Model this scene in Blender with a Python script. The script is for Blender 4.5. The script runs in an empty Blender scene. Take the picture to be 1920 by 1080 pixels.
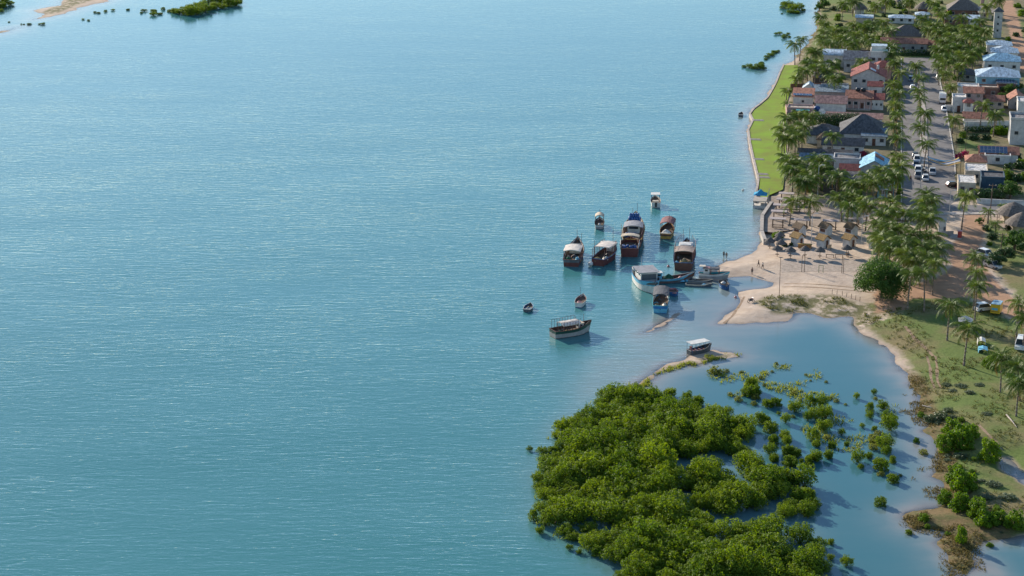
import bpy, math, random
import numpy as np
from mathutils import Vector, Matrix

# ------------------------------------------------------------------ camera, sky, sun, exposure
SC = bpy.context.scene
COL = SC.collection
R = math.radians
IMG_W, IMG_H, FOC = 1920.0, 1080.0, 3733.0        # photograph's pixel grid, focal length in those pixels
PITCH, CAM_Z = R(16.7), 130.0

cam_data = bpy.data.cameras.new('camera')
cam_data.sensor_width = 36.0
cam_data.lens = 36.0 * FOC / IMG_W
cam_data.clip_start = 1.0
cam_data.clip_end = 9000.0
cam = bpy.data.objects.new('camera', cam_data)
COL.objects.link(cam)
cam.location = (0, 0, CAM_Z)
cam.rotation_euler = (math.pi / 2 - PITCH, 0, 0)
SC.camera = cam

SUN_AZ, SUN_EL = R(-35.0), R(20.0)                 # azimuth from +Y (view direction), negative = to the left
world = bpy.data.worlds.new('World')
SC.world = world
world.use_nodes = True
wn = world.node_tree.nodes
wl = world.node_tree.links
bg = wn['Background']
sky = wn.new('ShaderNodeTexSky')
sky.sky_type = 'NISHITA'
sky.sun_disc = False
sky.sun_elevation = SUN_EL
sky.sun_rotation = SUN_AZ
sky.air_density = 1.0
sky.dust_density = 0.12
sky.ozone_density = 2.0
wl.new(sky.outputs['Color'], bg.inputs['Color'])
bg.inputs['Strength'].default_value = 0.12

sun_data = bpy.data.lights.new('sun', 'SUN')
sun_data.energy = 5.0
sun_data.angle = R(0.53)
sun_data.color = (1.0, 0.89, 0.75)
sun = bpy.data.objects.new('sun', sun_data)
COL.objects.link(sun)
to_sun = Vector((math.sin(SUN_AZ) * math.cos(SUN_EL), math.cos(SUN_AZ) * math.cos(SUN_EL), math.sin(SUN_EL)))
sun.rotation_euler = to_sun.to_track_quat('Z', 'Y').to_euler()
sun.location = to_sun * 500

SC.view_settings.view_transform = 'Standard'
SC.view_settings.look = 'None'
SC.view_settings.exposure = 0.8
SC.view_settings.gamma = 1.0
SC.render.engine = 'CYCLES'
SC.cycles.max_bounces = 6
SC.cycles.transparent_max_bounces = 8
SC.cycles.caustics_reflective = False
SC.cycles.caustics_refractive = False
SC.cycles.volume_bounces = 0

# ------------------------------------------------------------------ geometry helpers
FWD = Vector((0, math.cos(PITCH), -math.sin(PITCH)))
UPV = Vector((0, math.sin(PITCH), math.cos(PITCH)))

def P(px, py, z=0.0):
    """world point at height z seen at photograph pixel px, py"""
    d = FWD * FOC + Vector((1, 0, 0)) * (px - IMG_W / 2) + UPV * (IMG_H / 2 - py)
    t = (z - CAM_Z) / d.z
    return Vector((d.x * t, d.y * t, z))

def mpp(py, z=0.0):
    """metres per photograph pixel (sideways) for things standing at row py"""
    p = P(960, py, z)
    return (p - Vector((0, 0, CAM_Z))).dot(FWD) / FOC

class MB:
    """collects faces for one mesh object"""
    def __init__(self):
        self.v, self.f, self.m = [], [], []
    def face(self, pts, mi=0):
        i = len(self.v)
        self.v.extend([tuple(p) for p in pts])
        self.f.append(tuple(range(i, i + len(pts))))
        self.m.append(mi)
    def box(self, x0, x1, y0, y1, z0, z1, mi=0, rot=0.0, piv=None):
        c = [(x0, y0, z0), (x1, y0, z0), (x1, y1, z0), (x0, y1, z0), (x0, y0, z1), (x1, y0, z1), (x1, y1, z1), (x0, y1, z1)]
        if rot:
            cx, cy = piv if piv else ((x0 + x1) / 2, (y0 + y1) / 2)
            s, k = math.sin(rot), math.cos(rot)
            c = [(cx + (x - cx) * k - (y - cy) * s, cy + (x - cx) * s + (y - cy) * k, z) for x, y, z in c]
        i = len(self.v)
        self.v.extend(c)
        for q in ((0, 3, 2, 1), (4, 5, 6, 7), (0, 1, 5, 4), (1, 2, 6, 5), (2, 3, 7, 6), (3, 0, 4, 7)):
            self.f.append(tuple(i + k for k in q))
            self.m.append(mi)
        return self
    def poly_prism(self, pts, z0, z1, mi=0):
        n = len(pts)
        i = len(self.v)
        self.v.extend([(p[0], p[1], z0) for p in pts] + [(p[0], p[1], z1) for p in pts])
        self.f.append(tuple(i + n + k for k in range(n))); self.m.append(mi)
        for k in range(n):
            k2 = (k + 1) % n
            self.f.append((i + k, i + k2, i + n + k2, i + n + k)); self.m.append(mi)
        return self
    def bar(self, a, b, r, n=5, r2=None, mi=0):
        a, b = Vector(a), Vector(b)
        r2 = r if r2 is None else r2
        d = (b - a)
        if d.length < 1e-6:
            return self
        d.normalize()
        u = d.cross(Vector((0, 0, 1)))
        if u.length < 1e-3:
            u = Vector((1, 0, 0))
        u.normalize()
        w = d.cross(u)
        i = len(self.v)
        for q, rr in ((a, r), (b, r2)):
            for k in range(n):
                an = 2 * math.pi * k / n
                self.v.append(tuple(q + u * (math.cos(an) * rr) + w * (math.sin(an) * rr)))
        for k in range(n):
            k2 = (k + 1) % n
            self.f.append((i + k, i + n + k, i + n + k2, i + k2)); self.m.append(mi)
        self.f.append(tuple(i + k for k in range(n))); self.m.append(mi)
        self.f.append(tuple(i + n + k for k in reversed(range(n)))); self.m.append(mi)
        return self
    def lathe(self, prof, n=12, c=(0, 0, 0), mi=0, sq=None):
        """prof: list of (radius, z)"""
        i = len(self.v)
        for r, z in prof:
            for k in range(n):
                an = 2 * math.pi * k / n
                self.v.append((c[0] + math.cos(an) * r * (sq[0] if sq else 1), c[1] + math.sin(an) * r * (sq[1] if sq else 1), c[2] + z))
        for j in range(len(prof) - 1):
            for k in range(n):
                k2 = (k + 1) % n
                self.f.append((i + j * n + k, i + j * n + k2, i + (j + 1) * n + k2, i + (j + 1) * n + k)); self.m.append(mi)
        self.f.append(tuple(i + k for k in reversed(range(n)))); self.m.append(mi)
        self.f.append(tuple(i + (len(prof) - 1) * n + k for k in range(n))); self.m.append(mi)
        return self
    def mesh(self, name, mats, smooth=False):
        me = bpy.data.meshes.new(name)
        me.from_pydata(self.v, [], self.f)
        if not isinstance(mats, (list, tuple)):
            mats = [mats]
        for m in mats:
            me.materials.append(m)
        if len(mats) > 1:
            me.polygons.foreach_set('material_index', self.m)
        if smooth:
            me.polygons.foreach_set('use_smooth', [True] * len(me.polygons))
        me.update()
        return me
    def build(self, name, mats, parent=None, smooth=False):
        o = bpy.data.objects.new(name, self.mesh(name, mats, smooth))
        COL.objects.link(o)
        if parent is not None:
            o.parent = parent
        return o

def tag(o, label=None, cat=None, group=None, kind=None):
    if label: o['label'] = label
    if cat: o['category'] = cat
    if group: o['group'] = group
    if kind: o['kind'] = kind
    return o

def empty(name, loc=(0, 0, 0), rz=0.0, label=None, cat=None, group=None):
    o = bpy.data.objects.new(name, None)
    o.empty_display_size = 0.5
    COL.objects.link(o)
    o.location = loc
    o.rotation_euler = (0, 0, rz)
    return tag(o, label, cat, group)

def copy_tree(src, loc, rz=0.0, scale=None, label=None, group=None, cat=None):
    c = src.copy()
    COL.objects.link(c)
    c.location = loc
    c.rotation_euler = (0, 0, rz)
    if scale is not None:
        c.scale = scale if isinstance(scale, (tuple, list)) else (scale,) * 3
    tag(c, label, cat, group)
    for ch in src.children:
        d = ch.copy(); COL.objects.link(d); d.parent = c
        for g in ch.children:
            e = g.copy(); COL.objects.link(e); e.parent = d
    return c

# ------------------------------------------------------------------ materials
MATS = {}
def mat(name, col, rough=0.8, var=0.25, scale=1.5, bump=0.0, bscale=8.0, spec=0.3, metal=0.0, stretch=None, col2=None, world=False):
    """plain surface with uneven colour; col2 = second tone it drifts to"""
    if name in MATS:
        return MATS[name]
    m = bpy.data.materials.new(name)
    m.use_nodes = True
    n, l = m.node_tree.nodes, m.node_tree.links
    b = n['Principled BSDF']
    b.inputs['Roughness'].default_value = rough
    b.inputs['Specular IOR Level'].default_value = spec
    b.inputs['Metallic'].default_value = metal
    tc = n.new('ShaderNodeNewGeometry') if world else n.new('ShaderNodeTexCoord')
    mp = n.new('ShaderNodeMapping')
    l.new(tc.outputs['Position' if world else 'Object'], mp.inputs['Vector'])
    if stretch:
        mp.inputs['Scale'].default_value = stretch
    nz = n.new('ShaderNodeTexNoise')
    nz.inputs['Scale'].default_value = scale
    nz.inputs['Detail'].default_value = 6
    nz.inputs['Roughness'].default_value = 0.65
    l.new(mp.outputs[0], nz.inputs['Vector'])
    cr = n.new('ShaderNodeValToRGB')
    c2 = col2 if col2 else tuple(max(0, c * (1 - var * 1.4)) for c in col)
    c1 = tuple(min(1, c * (1 + var * 0.6)) for c in col)
    cr.color_ramp.elements[0].position = 0.32
    cr.color_ramp.elements[1].position = 0.68
    cr.color_ramp.elements[0].color = (*c2, 1)
    cr.color_ramp.elements[1].color = (*c1, 1)
    l.new(nz.outputs['Fac'], cr.inputs['Fac'])
    l.new(cr.outputs['Color'], b.inputs['Base Color'])
    if bump:
        nb = n.new('ShaderNodeTexNoise')
        nb.inputs['Scale'].default_value = bscale
        nb.inputs['Detail'].default_value = 4
        l.new(mp.outputs[0], nb.inputs['Vector'])
        bp = n.new('ShaderNodeBump')
        bp.inputs['Strength'].default_value = bump
        bp.inputs['Distance'].default_value = 0.1
        l.new(nb.outputs['Fac'], bp.inputs['Height'])
        l.new(bp.outputs['Normal'], b.inputs['Normal'])
    MATS[name] = m
    return m

def leaf_mat(name, col, col2, trans=0.45, rough=0.5, spec=0.35, scale=0.6):
    """leaves: reflect and let light through"""
    if name in MATS:
        return MATS[name]
    m = bpy.data.materials.new(name)
    m.use_nodes = True
    n, l = m.node_tree.nodes, m.node_tree.links
    b = n['Principled BSDF']
    out = n['Material Output']
    b.inputs['Roughness'].default_value = rough
    b.inputs['Specular IOR Level'].default_value = spec
    geo = n.new('ShaderNodeNewGeometry')
    oi = n.new('ShaderNodeObjectInfo')
    nz = n.new('ShaderNodeTexNoise')
    nz.inputs['Scale'].default_value = scale
    nz.inputs['Detail'].default_value = 2
    l.new(geo.outputs['Position'], nz.inputs['Vector'])
    a1 = n.new('ShaderNodeMath'); a1.operation = 'MULTIPLY_ADD'
    l.new(geo.outputs['Random Per Island'], a1.inputs[0]); a1.inputs[1].default_value = 0.55
    l.new(nz.outputs['Fac'], a1.inputs[2])
    a2 = n.new('ShaderNodeMath'); a2.operation = 'MULTIPLY_ADD'
    l.new(oi.outputs['Random'], a2.inputs[0]); a2.inputs[1].default_value = 0.5
    l.new(a1.outputs[0], a2.inputs[2])
    mr = n.new('ShaderNodeMapRange')
    mr.inputs['From Min'].default_value = 0.45
    mr.inputs['From Max'].default_value = 1.5
    l.new(a2.outputs[0], mr.inputs['Value'])
    mx = n.new('ShaderNodeMix'); mx.data_type = 'RGBA'
    mx.inputs['A'].default_value = (*col, 1)
    mx.inputs['B'].default_value = (*col2, 1)
    l.new(mr.outputs[0], mx.inputs['Factor'])
    l.new(mx.outputs['Result'], b.inputs['Base Color'])
    tr = n.new('ShaderNodeBsdfTranslucent')
    hs = n.new('ShaderNodeHueSaturation')
    hs.inputs['Hue'].default_value = 0.485
    hs.inputs['Saturation'].default_value = 1.1
    hs.inputs['Value'].default_value = 1.25
    l.new(mx.outputs['Result'], hs.inputs['Color'])
    l.new(hs.outputs['Color'], tr.inputs['Color'])
    ms = n.new('ShaderNodeMixShader')
    ms.inputs['Fac'].default_value = trans
    l.new(b.outputs[0], ms.inputs[1])
    l.new(tr.outputs[0], ms.inputs[2])
    l.new(ms.outputs[0], out.inputs['Surface'])
    MATS[name] = m
    return m

rnd = random.Random(7)

# ------------------------------------------------------------------ the shape of the land (outlines are plan shapes on the waterline)
def W2(pts, z=0.0):
    return np.array([[P(x, y, z).x, P(x, y, z).y] for x, y in pts])

MAIN = [(1535, -160), (1540, -40), (1533, 15), (1538, 30), (1530, 40), (1533, 52), (1526, 60), (1518, 75), (1508, 90), (1494, 104), (1488, 116),
        (1470, 121), (1462, 135), (1454, 155), (1446, 170), (1438, 183), (1424, 195), (1413, 203), (1405, 213), (1411, 225), (1402, 243), (1405, 267), (1411, 294),
        (1417, 319), (1421, 336), (1419, 350), (1416, 364), (1414, 378), (1432, 384), (1436, 396), (1426, 409), (1425, 436), (1431, 452), (1421, 470), (1402, 479), (1380, 487), (1356, 493),
        (1340, 501), (1325, 508), (1318, 517), (1332, 525), (1350, 528), (1362, 524), (1376, 519), (1408, 517), (1425, 521), (1441, 527), (1456, 530), (1444, 538), (1425, 541), (1403, 544), (1384, 550),
        (1382, 566), (1371, 585), (1348, 607), (1380, 606), (1419, 605), (1436, 607), (1460, 604), (1475, 602), (1480, 594), (1490, 587), (1505, 586), (1521, 586),
        (1549, 597), (1568, 594), (1585, 593), (1598, 594), (1602, 610), (1640, 637), (1672, 657), (1692, 692), (1715, 715), (1725, 735), (1717, 757), (1727, 785),
        (1737, 810), (1735, 835), (1750, 850), (1763, 875), (1762, 910), (1755, 940), (1732, 955), (1705, 972), (1717, 990), (1748, 990), (1775, 1022), (1790, 1047),
        (1800, 1080), (1806, 1170), (1840, 1170), (1822, 1060), (1815, 1030), (1832, 1018), (1870, 1008), (1930, 1005), (2120, 1010), (2700, 1050), (2700, -160)]
SPIT = [(1185, 728), (1200, 715), (1225, 697), (1247, 684), (1280, 675), (1295, 664), (1312, 660), (1330, 655), (1343, 653), (1352, 660), (1370, 661), (1389, 668), (1360, 673),
        (1335, 672), (1310, 682), (1275, 687), (1242, 697), (1220, 716), (1205, 726), (1195, 733)]
BAR = [(1203, 626), (1225, 613), (1252, 599), (1266, 588), (1280, 583), (1268, 596), (1243, 611), (1222, 621)]
BANK = [(60, 37), (85, 27), (64, 20), (90, 14), (118, 10), (112, 3), (140, -10), (120, -40), (300, -60), (218, -8), (200, 3), (155, 13), (125, 24), (100, 32)]
BANK2 = [(-60, 66), (0, 59), (17, 54), (35, 51), (17, 58), (0, 63), (-60, 74)]
THICKET = [(1185, 728), (1240, 742), (1262, 765), (1310, 768), (1378, 778), (1400, 800), (1413, 832), (1416, 868), (1452, 890), (1500, 905), (1530, 945), (1520, 985),
           (1540, 1010), (1552, 1060), (1570, 1090), (1575, 1130), (1230, 1150), (1165, 1092), (1110, 1040), (1060, 1010), (1020, 985), (1005, 965), (1012, 930), (1003, 890), (1012, 850),
           (1038, 820), (1070, 785), (1105, 770), (1140, 742)]
CREEK = [(1874, 856), (1886, 858), (1903, 873), (1925, 890), (1990, 915), (1990, 935), (1925, 914), (1904, 900), (1884, 878)]

def sdf(poly, X, Y):
    """signed distance (positive inside) of points to a closed outline"""
    d2 = np.full(X.shape, 1e18)
    ins = np.zeros(X.shape, bool)
    n = len(poly)
    for i in range(n):
        ax, ay = poly[i]; bx, by = poly[(i + 1) % n]
        ex, ey = bx - ax, by - ay
        wx, wy = X - ax, Y - ay
        t = np.clip((wx * ex + wy * ey) / (ex * ex + ey * ey + 1e-12), 0, 1)
        dx, dy = wx - ex * t, wy - ey * t
        d2 = np.minimum(d2, dx * dx + dy * dy)
        c = ((ay <= Y) & (by > Y)) | ((by <= Y) & (ay > Y))
        if abs(ey) > 1e-12:
            ins ^= c & (X < ax + (Y - ay) / ey * ex)
    d = np.sqrt(d2)
    return np.where(ins, d, -d)

_ng = np.random.RandomState(3).rand(256, 256)
def vnoise(X, Y, s):
    x, y = X / s, Y / s
    x0, y0 = np.floor(x).astype(int), np.floor(y).astype(int)
    fx, fy = x - x0, y - y0
    fx, fy = fx * fx * (3 - 2 * fx), fy * fy * (3 - 2 * fy)
    g = lambda a, b: _ng[a % 256, b % 256]
    return (g(x0, y0) * (1 - fx) + g(x0 + 1, y0) * fx) * (1 - fy) + (g(x0, y0 + 1) * (1 - fx) + g(x0 + 1, y0 + 1) * fx) * fy - 0.5

WP = {k: W2(v) for k, v in dict(main=MAIN, spit=SPIT, bar=BAR, bank=BANK, bank2=BANK2, thicket=THICKET, creek=CREEK).items()}
LAND_Z = 1.0
def sstep(x):
    x = np.clip(x, 0, 1)
    return x * x * (3 - 2 * x)

LAGOON = W2([(1190, 735), (1240, 700), (1290, 690), (1340, 678), (1400, 672), (1350, 640), (1330, 615), (1400, 600), (1480, 590), (1600, 590), (1720, 700), (1800, 850), (1800, 1200), (1400, 1200)])
MARSH = W2([(1640, 640), (1720, 700), (1740, 740), (1790, 850), (1800, 950), (1880, 990), (1900, 1030), (1840, 1150), (1780, 1150), (1740, 1040), (1680, 990), (1700, 900), (1700, 760)])
SHOAL = W2([(1085, 672), (1180, 630), (1250, 592), (1310, 552), (1390, 532), (1400, 560), (1370, 600), (1450, 612), (1500, 612), (1440, 640), (1390, 652), (1340, 648), (1290, 664), (1240, 686), (1150, 730), (1060, 795), (1035, 808), (1062, 745), (1078, 705)])
def terrain_z(X, Y):
    X, Y = np.asarray(X, float), np.asarray(Y, float)
    jag = 1.6 * vnoise(X, Y, 5.0) + 0.9 * vnoise(X + 77, Y, 2.1)
    marsh = np.clip(0.5 + sdf(MARSH, X, Y) / 8.0, 0, 1)
    jag = jag + marsh * (3.0 * vnoise(X, Y + 31, 9.0) + 4.0 * vnoise(X + 11, Y, 3.6))
    dm = np.minimum(sdf(WP['main'], X, Y), -sdf(WP['creek'], X, Y)) + jag * 0.8
    ds = np.maximum(sdf(WP['spit'], X, Y) - 0.3, sdf(WP['bar'], X, Y) - 0.3) + jag * 0.35
    db = np.maximum(sdf(WP['bank'], X, Y), sdf(WP['bank2'], X, Y)) + jag
    z = LAND_Z * sstep(0.5 + dm / 26.0) * 2 - LAND_Z           # land rises to a flat metre, sea bed falls off
    z = np.where(dm > 0, LAND_Z * sstep(np.clip(dm / 13.0, 0, 1) * 0.5 + 0.5) * 2 - LAND_Z, -4.0 * (1 - np.exp(np.minimum(dm, 0) / 34.0)))
    zs = np.where(ds > 0, 0.20 * (1 - np.exp(-ds / 2.0)), -3.0 * (1 - np.exp(np.minimum(ds, 0) / 30.0)))
    zb = np.where(db > 0, 0.4 * (1 - np.exp(-db / 6.0)), -3.0 * (1 - np.exp(np.minimum(db, 0) / 40.0)))
    dt = sdf(WP['thicket'], X, Y)
    zt = np.where(dt > 0, -0.7, -0.7 - 3.0 * (1 - np.exp(np.minimum(dt, 0) / 26.0)))
    z = np.maximum(np.maximum(z, zs), np.maximum(zb, zt))
    lag = sdf(LAGOON, X, Y)                                       # the lagoon behind the spit is a shallow pan
    z = np.where((lag > 0) & (z < -1.0), -1.0 - 0.4 * (-(z + 1.0)), z)
    sh = sdf(SHOAL, X, Y)                                          # sand shoal round the bar and the lagoon mouth
    k = sstep(0.5 + sh / 14.0)
    z = np.where(z < -0.28, z * (1 - k) + k * (-0.28 + 0.12 * (z + 0.28)), z)
    return z + 0.03 * jag * (np.abs(z) < 0.6)

def gz(x, y):
    return float(terrain_z(np.array([x]), np.array([y]))[0])

def G(px, py):
    """point on the ground seen at pixel px, py"""
    z = LAND_Z
    for _ in range(3):
        p = P(px, py, z)
        z = max(gz(p.x, p.y), 0.0)
    return P(px, py, z)

def lines(lo, hi, a, b, step, outer):
    s = list(np.arange(a, b + 1e-6, step))
    left = [v for v in outer if v < a - 1]
    right = [v for v in outer if v > b + 1]
    return np.array(left + s + right)

OUTX = [-3000, -1500, -900, -600, -420, -300, -260] + [-238 + 2.5 * k for k in range(44)] + [-125, -110, -80, -60, -45, -35, 345, 360, 380, 420, 500, 650, 900, 1500, 3000]
OUTY = [-900, -300, 0, 120, 200, 240, 260, 955, 965, 975, 985, 1000, 1020, 1050, 1100, 1200, 1400, 1800, 2500, 3500]
def grid_mesh(name, step, zf, attr):
    gx = lines(-1, 1, -25, 330, step, OUTX)
    gy = lines(-1, 1, 270, 950, step, OUTY)
    X, Y = np.meshgrid(gx, gy)
    Z = zf(X, Y)
    nx, ny = len(gx), len(gy)
    co = np.stack([X, Y, Z], -1).reshape(-1, 3)
    idx = np.arange(nx * ny).reshape(ny, nx)
    q = np.stack([idx[:-1, :-1], idx[:-1, 1:], idx[1:, 1:], idx[1:, :-1]], -1).reshape(-1, 4)
    me = bpy.data.meshes.new(name)
    me.vertices.add(len(co)); me.vertices.foreach_set('co', co.astype(np.float32).ravel())
    me.loops.add(q.size); me.loops.foreach_set('vertex_index', q.astype(np.int32).ravel())
    me.polygons.add(len(q))
    me.polygons.foreach_set('loop_start', np.arange(0, q.size, 4, dtype=np.int32))
    me.polygons.foreach_set('loop_total', np.full(len(q), 4, dtype=np.int32))
    me.polygons.foreach_set('use_smooth', np.ones(len(q), bool))
    for k, f in attr.items():
        a = me.attributes.new(k, 'FLOAT', 'POINT')
        a.data.foreach_set('value', f(X, Y, Z).astype(np.float32).ravel())
    me.update(); me.validate()
    return me

# cover of the land: grass, bare earth, dry brush (what grows there, not light)
GRASS = [W2(p, LAND_Z) for p in (
    [(1470, 558), (1540, 552), (1600, 572), (1680, 560), (1790, 548), (1900, 600), (2100, 640), (2100, 1010), (1830, 1005), (1790, 900), (1745, 830), (1725, 775), (1722, 700), (1684, 650), (1640, 620), (1600, 588), (1560, 590), (1500, 583)],
    [(1540, -160), (1850, -160), (1850, 10), (1900, 100), (1840, 110), (1500, 130), (1510, 95), (1530, 60), (1540, 0)],
    [(1890, 30), (1940, 0), (2300, -60), (2300, 600), (1940, 500), (1850, 440), (1842, 415), (1860, 415), (1900, 470), (1920, 400), (1920, 130)],
    [(1795, 250), (1860, 250), (1870, 300), (1800, 300)],
    [(1842, 408), (1872, 415), (1905, 465), (1935, 520), (1990, 600), (1930, 572), (1880, 528), (1858, 490), (1850, 450)], [(1870, 430), (2100, 430), (2100, 640), (1960, 610), (1900, 520)],
)]
DUNE = [W2(p, LAND_Z if k == 0 else 0.12) for k, p in enumerate(([(1412, 562), (1440, 552), (1560, 552), (1640, 575), (1690, 585), (1610, 612), (1590, 592), (1560, 600), (1500, 580), (1450, 585)],
                                [(1195, 722), (1240, 690), (1320, 670), (1390, 660), (1390, 676), (1310, 686), (1240, 700), (1205, 730)],
                                [(64, 30), (118, 5), (150, -20), (210, -10), (150, 8), (110, 24)], [(-60, 70), (0, 57), (33, 50), (33, 56), (0, 65)]))]
BRUSH = [W2(p, 0) for p in ([(1700, 690), (1735, 715), (1752, 760), (1772, 800), (1790, 850), (1806, 900), (1836, 965), (1900, 1000), (1900, 1030), (1830, 1040), (1850, 1160), (1770, 1160), (1750, 1010), (1690, 1000), (1685, 950), (1740, 930), (1740, 880), (1715, 830), (1700, 780), (1705, 740)], [(1722, 730), (1745, 745), (1760, 790), (1780, 840), (1800, 900), (1830, 960), (1880, 1000), (1830, 1020), (1815, 1060), (1830, 1150), (1800, 1150), (1760, 1000), (1700, 985), (1700, 960), (1750, 940), (1755, 880), (1730, 830), (1715, 780)],
                                 [(1540, -30), (1534, 60), (1512, 95), (1498, 110), (1490, 108), (1520, 60), (1525, 0)])]
DIRT = [W2(p, LAND_Z) for p in ([(1808, 402), (1850, 402), (1846, 440), (1838, 470), (1848, 500), (1870, 530), (1900, 560), (1960, 605), (1960, 640), (1905, 605), (1870, 580), (1820, 556), (1745, 560), (1700, 560), (1690, 540), (1760, 520), (1785, 500), (1775, 470), (1800, 440)],
                                [(1878, 3), (1898, 0), (1908, 30), (1916, 60), (1925, 90), (1945, 150), (1905, 130), (1900, 95), (1893, 60), (1882, 30)],
                                [(1640, 520), (1700, 520), (1700, 580), (1640, 585)])]
TOWN = W2([(1535, -160), (1545, -20), (1535, 60), (1490, 120), (1480, 200), (1475, 300), (1470, 372), (1620, 372), (1700, 380), (1960, 372), (2400, 380), (2700, -160)], LAND_Z)
def cover(polys, soft):
    def f(X, Y, Z):
        d = np.full(X.shape, -1e9)
        for p in polys:
            d = np.maximum(d, sdf(p, X, Y))
        return np.clip(0.5 + d / soft, 0, 1)
    return f

def ground_material():
    m = bpy.data.materials.new('ground_cover')
    m.use_nodes = True
    n, l = m.node_tree.nodes, m.node_tree.links
    b = n['Principled BSDF']
    b.inputs['Roughness'].default_value = 0.95
    b.inputs['Specular IOR Level'].default_value = 0.15
    geo = n.new('ShaderNodeNewGeometry')
    def noise(scale, detail=6, rough=0.6):
        z = n.new('ShaderNodeTexNoise')
        z.inputs['Scale'].default_value = scale
        z.inputs['Detail'].default_value = detail
        z.inputs['Roughness'].default_value = rough
        l.new(geo.outputs['Position'], z.inputs['Vector'])
        return z.outputs['Fac']
    def ramp(fac, p0, c0, p1, c1):
        r = n.new('ShaderNodeValToRGB')
        r.color_ramp.elements[0].position = p0; r.color_ramp.elements[0].color = (*c0, 1)
        r.color_ramp.elements[1].position = p1; r.color_ramp.elements[1].color = (*c1, 1)
        l.new(fac, r.inputs['Fac'])
        return r.outputs['Color']
    def mix(fac, a, c):
        x = n.new('ShaderNodeMix'); x.data_type = 'RGBA'
        l.new(fac, x.inputs['Factor']); l.new(a, x.inputs['A']); l.new(c, x.inputs['B'])
        return x.outputs['Result']
    big, mid, fine = noise(0.06, 4), noise(0.35, 6, 0.7), noise(2.2, 4, 0.7)
    def mask(attr, fac, sharp=0.35):
        a = n.new('ShaderNodeAttribute'); a.attribute_name = attr
        s = n.new('ShaderNodeMath'); s.operation = 'ADD'
        l.new(a.outputs['Fac'], s.inputs[0]); l.new(fac, s.inputs[1])
        r = n.new('ShaderNodeMapRange')
        r.inputs['From Min'].default_value = 1.0 - sharp / 2
        r.inputs['From Max'].default_value = 1.0 + sharp / 2
        l.new(s.outputs[0], r.inputs['Value'])
        return r.outputs[0]
    sand = mix(ramp(big, 0.4, (0, 0, 0), 0.6, (1, 1, 1)), ramp(mid, 0.3, (0.40, 0.30, 0.22), 0.72, (0.56, 0.45, 0.34)), ramp(mid, 0.3, (0.36, 0.28, 0.22), 0.72, (0.50, 0.41, 0.33)))
    yard = ramp(mid, 0.35, (0.10, 0.10, 0.045), 0.7, (0.22, 0.17, 0.11))
    dirt = ramp(mid, 0.3, (0.29, 0.17, 0.105), 0.75, (0.44, 0.27, 0.17))
    grass = mix(ramp(big, 0.42, (0, 0, 0), 0.62, (1, 1, 1)), ramp(fine, 0.3, (0.080, 0.122, 0.028), 0.7, (0.145, 0.190, 0.05)), ramp(fine, 0.3, (0.15, 0.125, 0.055), 0.75, (0.25, 0.20, 0.10)))
    dune = mix(ramp(mid, 0.47, (0, 0, 0), 0.60, (1, 1, 1)), ramp(fine, 0.3, (0.10, 0.105, 0.04), 0.7, (0.17, 0.15, 0.07)), sand)
    brush = mix(ramp(mid, 0.45, (0, 0, 0), 0.6, (1, 1, 1)), ramp(fine, 0.3, (0.12, 0.085, 0.04), 0.7, (0.22, 0.155, 0.075)), ramp(fine, 0.3, (0.075, 0.08, 0.028), 0.7, (0.14, 0.13, 0.05)))
    c = sand
    c = mix(mask('town', mid), c, yard)
    c = mix(mask('grass', mid), c, grass)
    c = mix(mask('dune', mid), c, dune)
    c = mix(mask('dirt', mid, 0.25), c, dirt)
    # wet sand below the swash line and silt under water
    sx = n.new('ShaderNodeSeparateXYZ'); l.new(geo.outputs['Position'], sx.inputs[0])
    wet = n.new('ShaderNodeMapRange')
    wet.inputs['From Min'].default_value = 0.10; wet.inputs['From Max'].default_value = -0.02
    l.new(sx.outputs['Z'], wet.inputs['Value'])
    wetcol = ramp(mid, 0.3, (0.27, 0.205, 0.16), 0.7, (0.35, 0.27, 0.21))
    c = mix(wet.outputs[0], c, wetcol)
    c = mix(mask('brush', mid), c, brush)
    bed = n.new('ShaderNodeMapRange')
    bed.inputs['From Min'].default_value = -0.02; bed.inputs['From Max'].default_value = -0.12
    l.new(sx.outputs['Z'], bed.inputs['Value'])
    c = mix(bed.outputs[0], c, ramp(mid, 0.3, (0.40, 0.31, 0.26), 0.7, (0.50, 0.40, 0.33)))
    l.new(c, b.inputs['Base Color'])
    bp = n.new('ShaderNodeBump')
    bp.inputs['Strength'].default_value = 0.6
    bp.inputs['Distance'].default_value = 0.35
    l.new(mid, bp.inputs['Height'])
    bp2 = n.new('ShaderNodeBump')
    bp2.inputs['Strength'].default_value = 0.5
    bp2.inputs['Distance'].default_value = 0.08
    l.new(fine, bp2.inputs['Height'])
    l.new(bp.outputs[0], bp2.inputs['Normal'])
    l.new(bp2.outputs[0], b.inputs['Normal'])
    return m

gme = grid_mesh('ground', 1.25, terrain_z, {'grass': cover(GRASS, 6), 'dune': cover(DUNE, 5), 'brush': cover(BRUSH, 4), 'dirt': cover(DIRT, 4), 'town': cover([TOWN], 6)})
gme.materials.append(ground_material())
ground = bpy.data.objects.new('ground', gme)
COL.objects.link(ground)
tag(ground, kind='structure')

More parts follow.
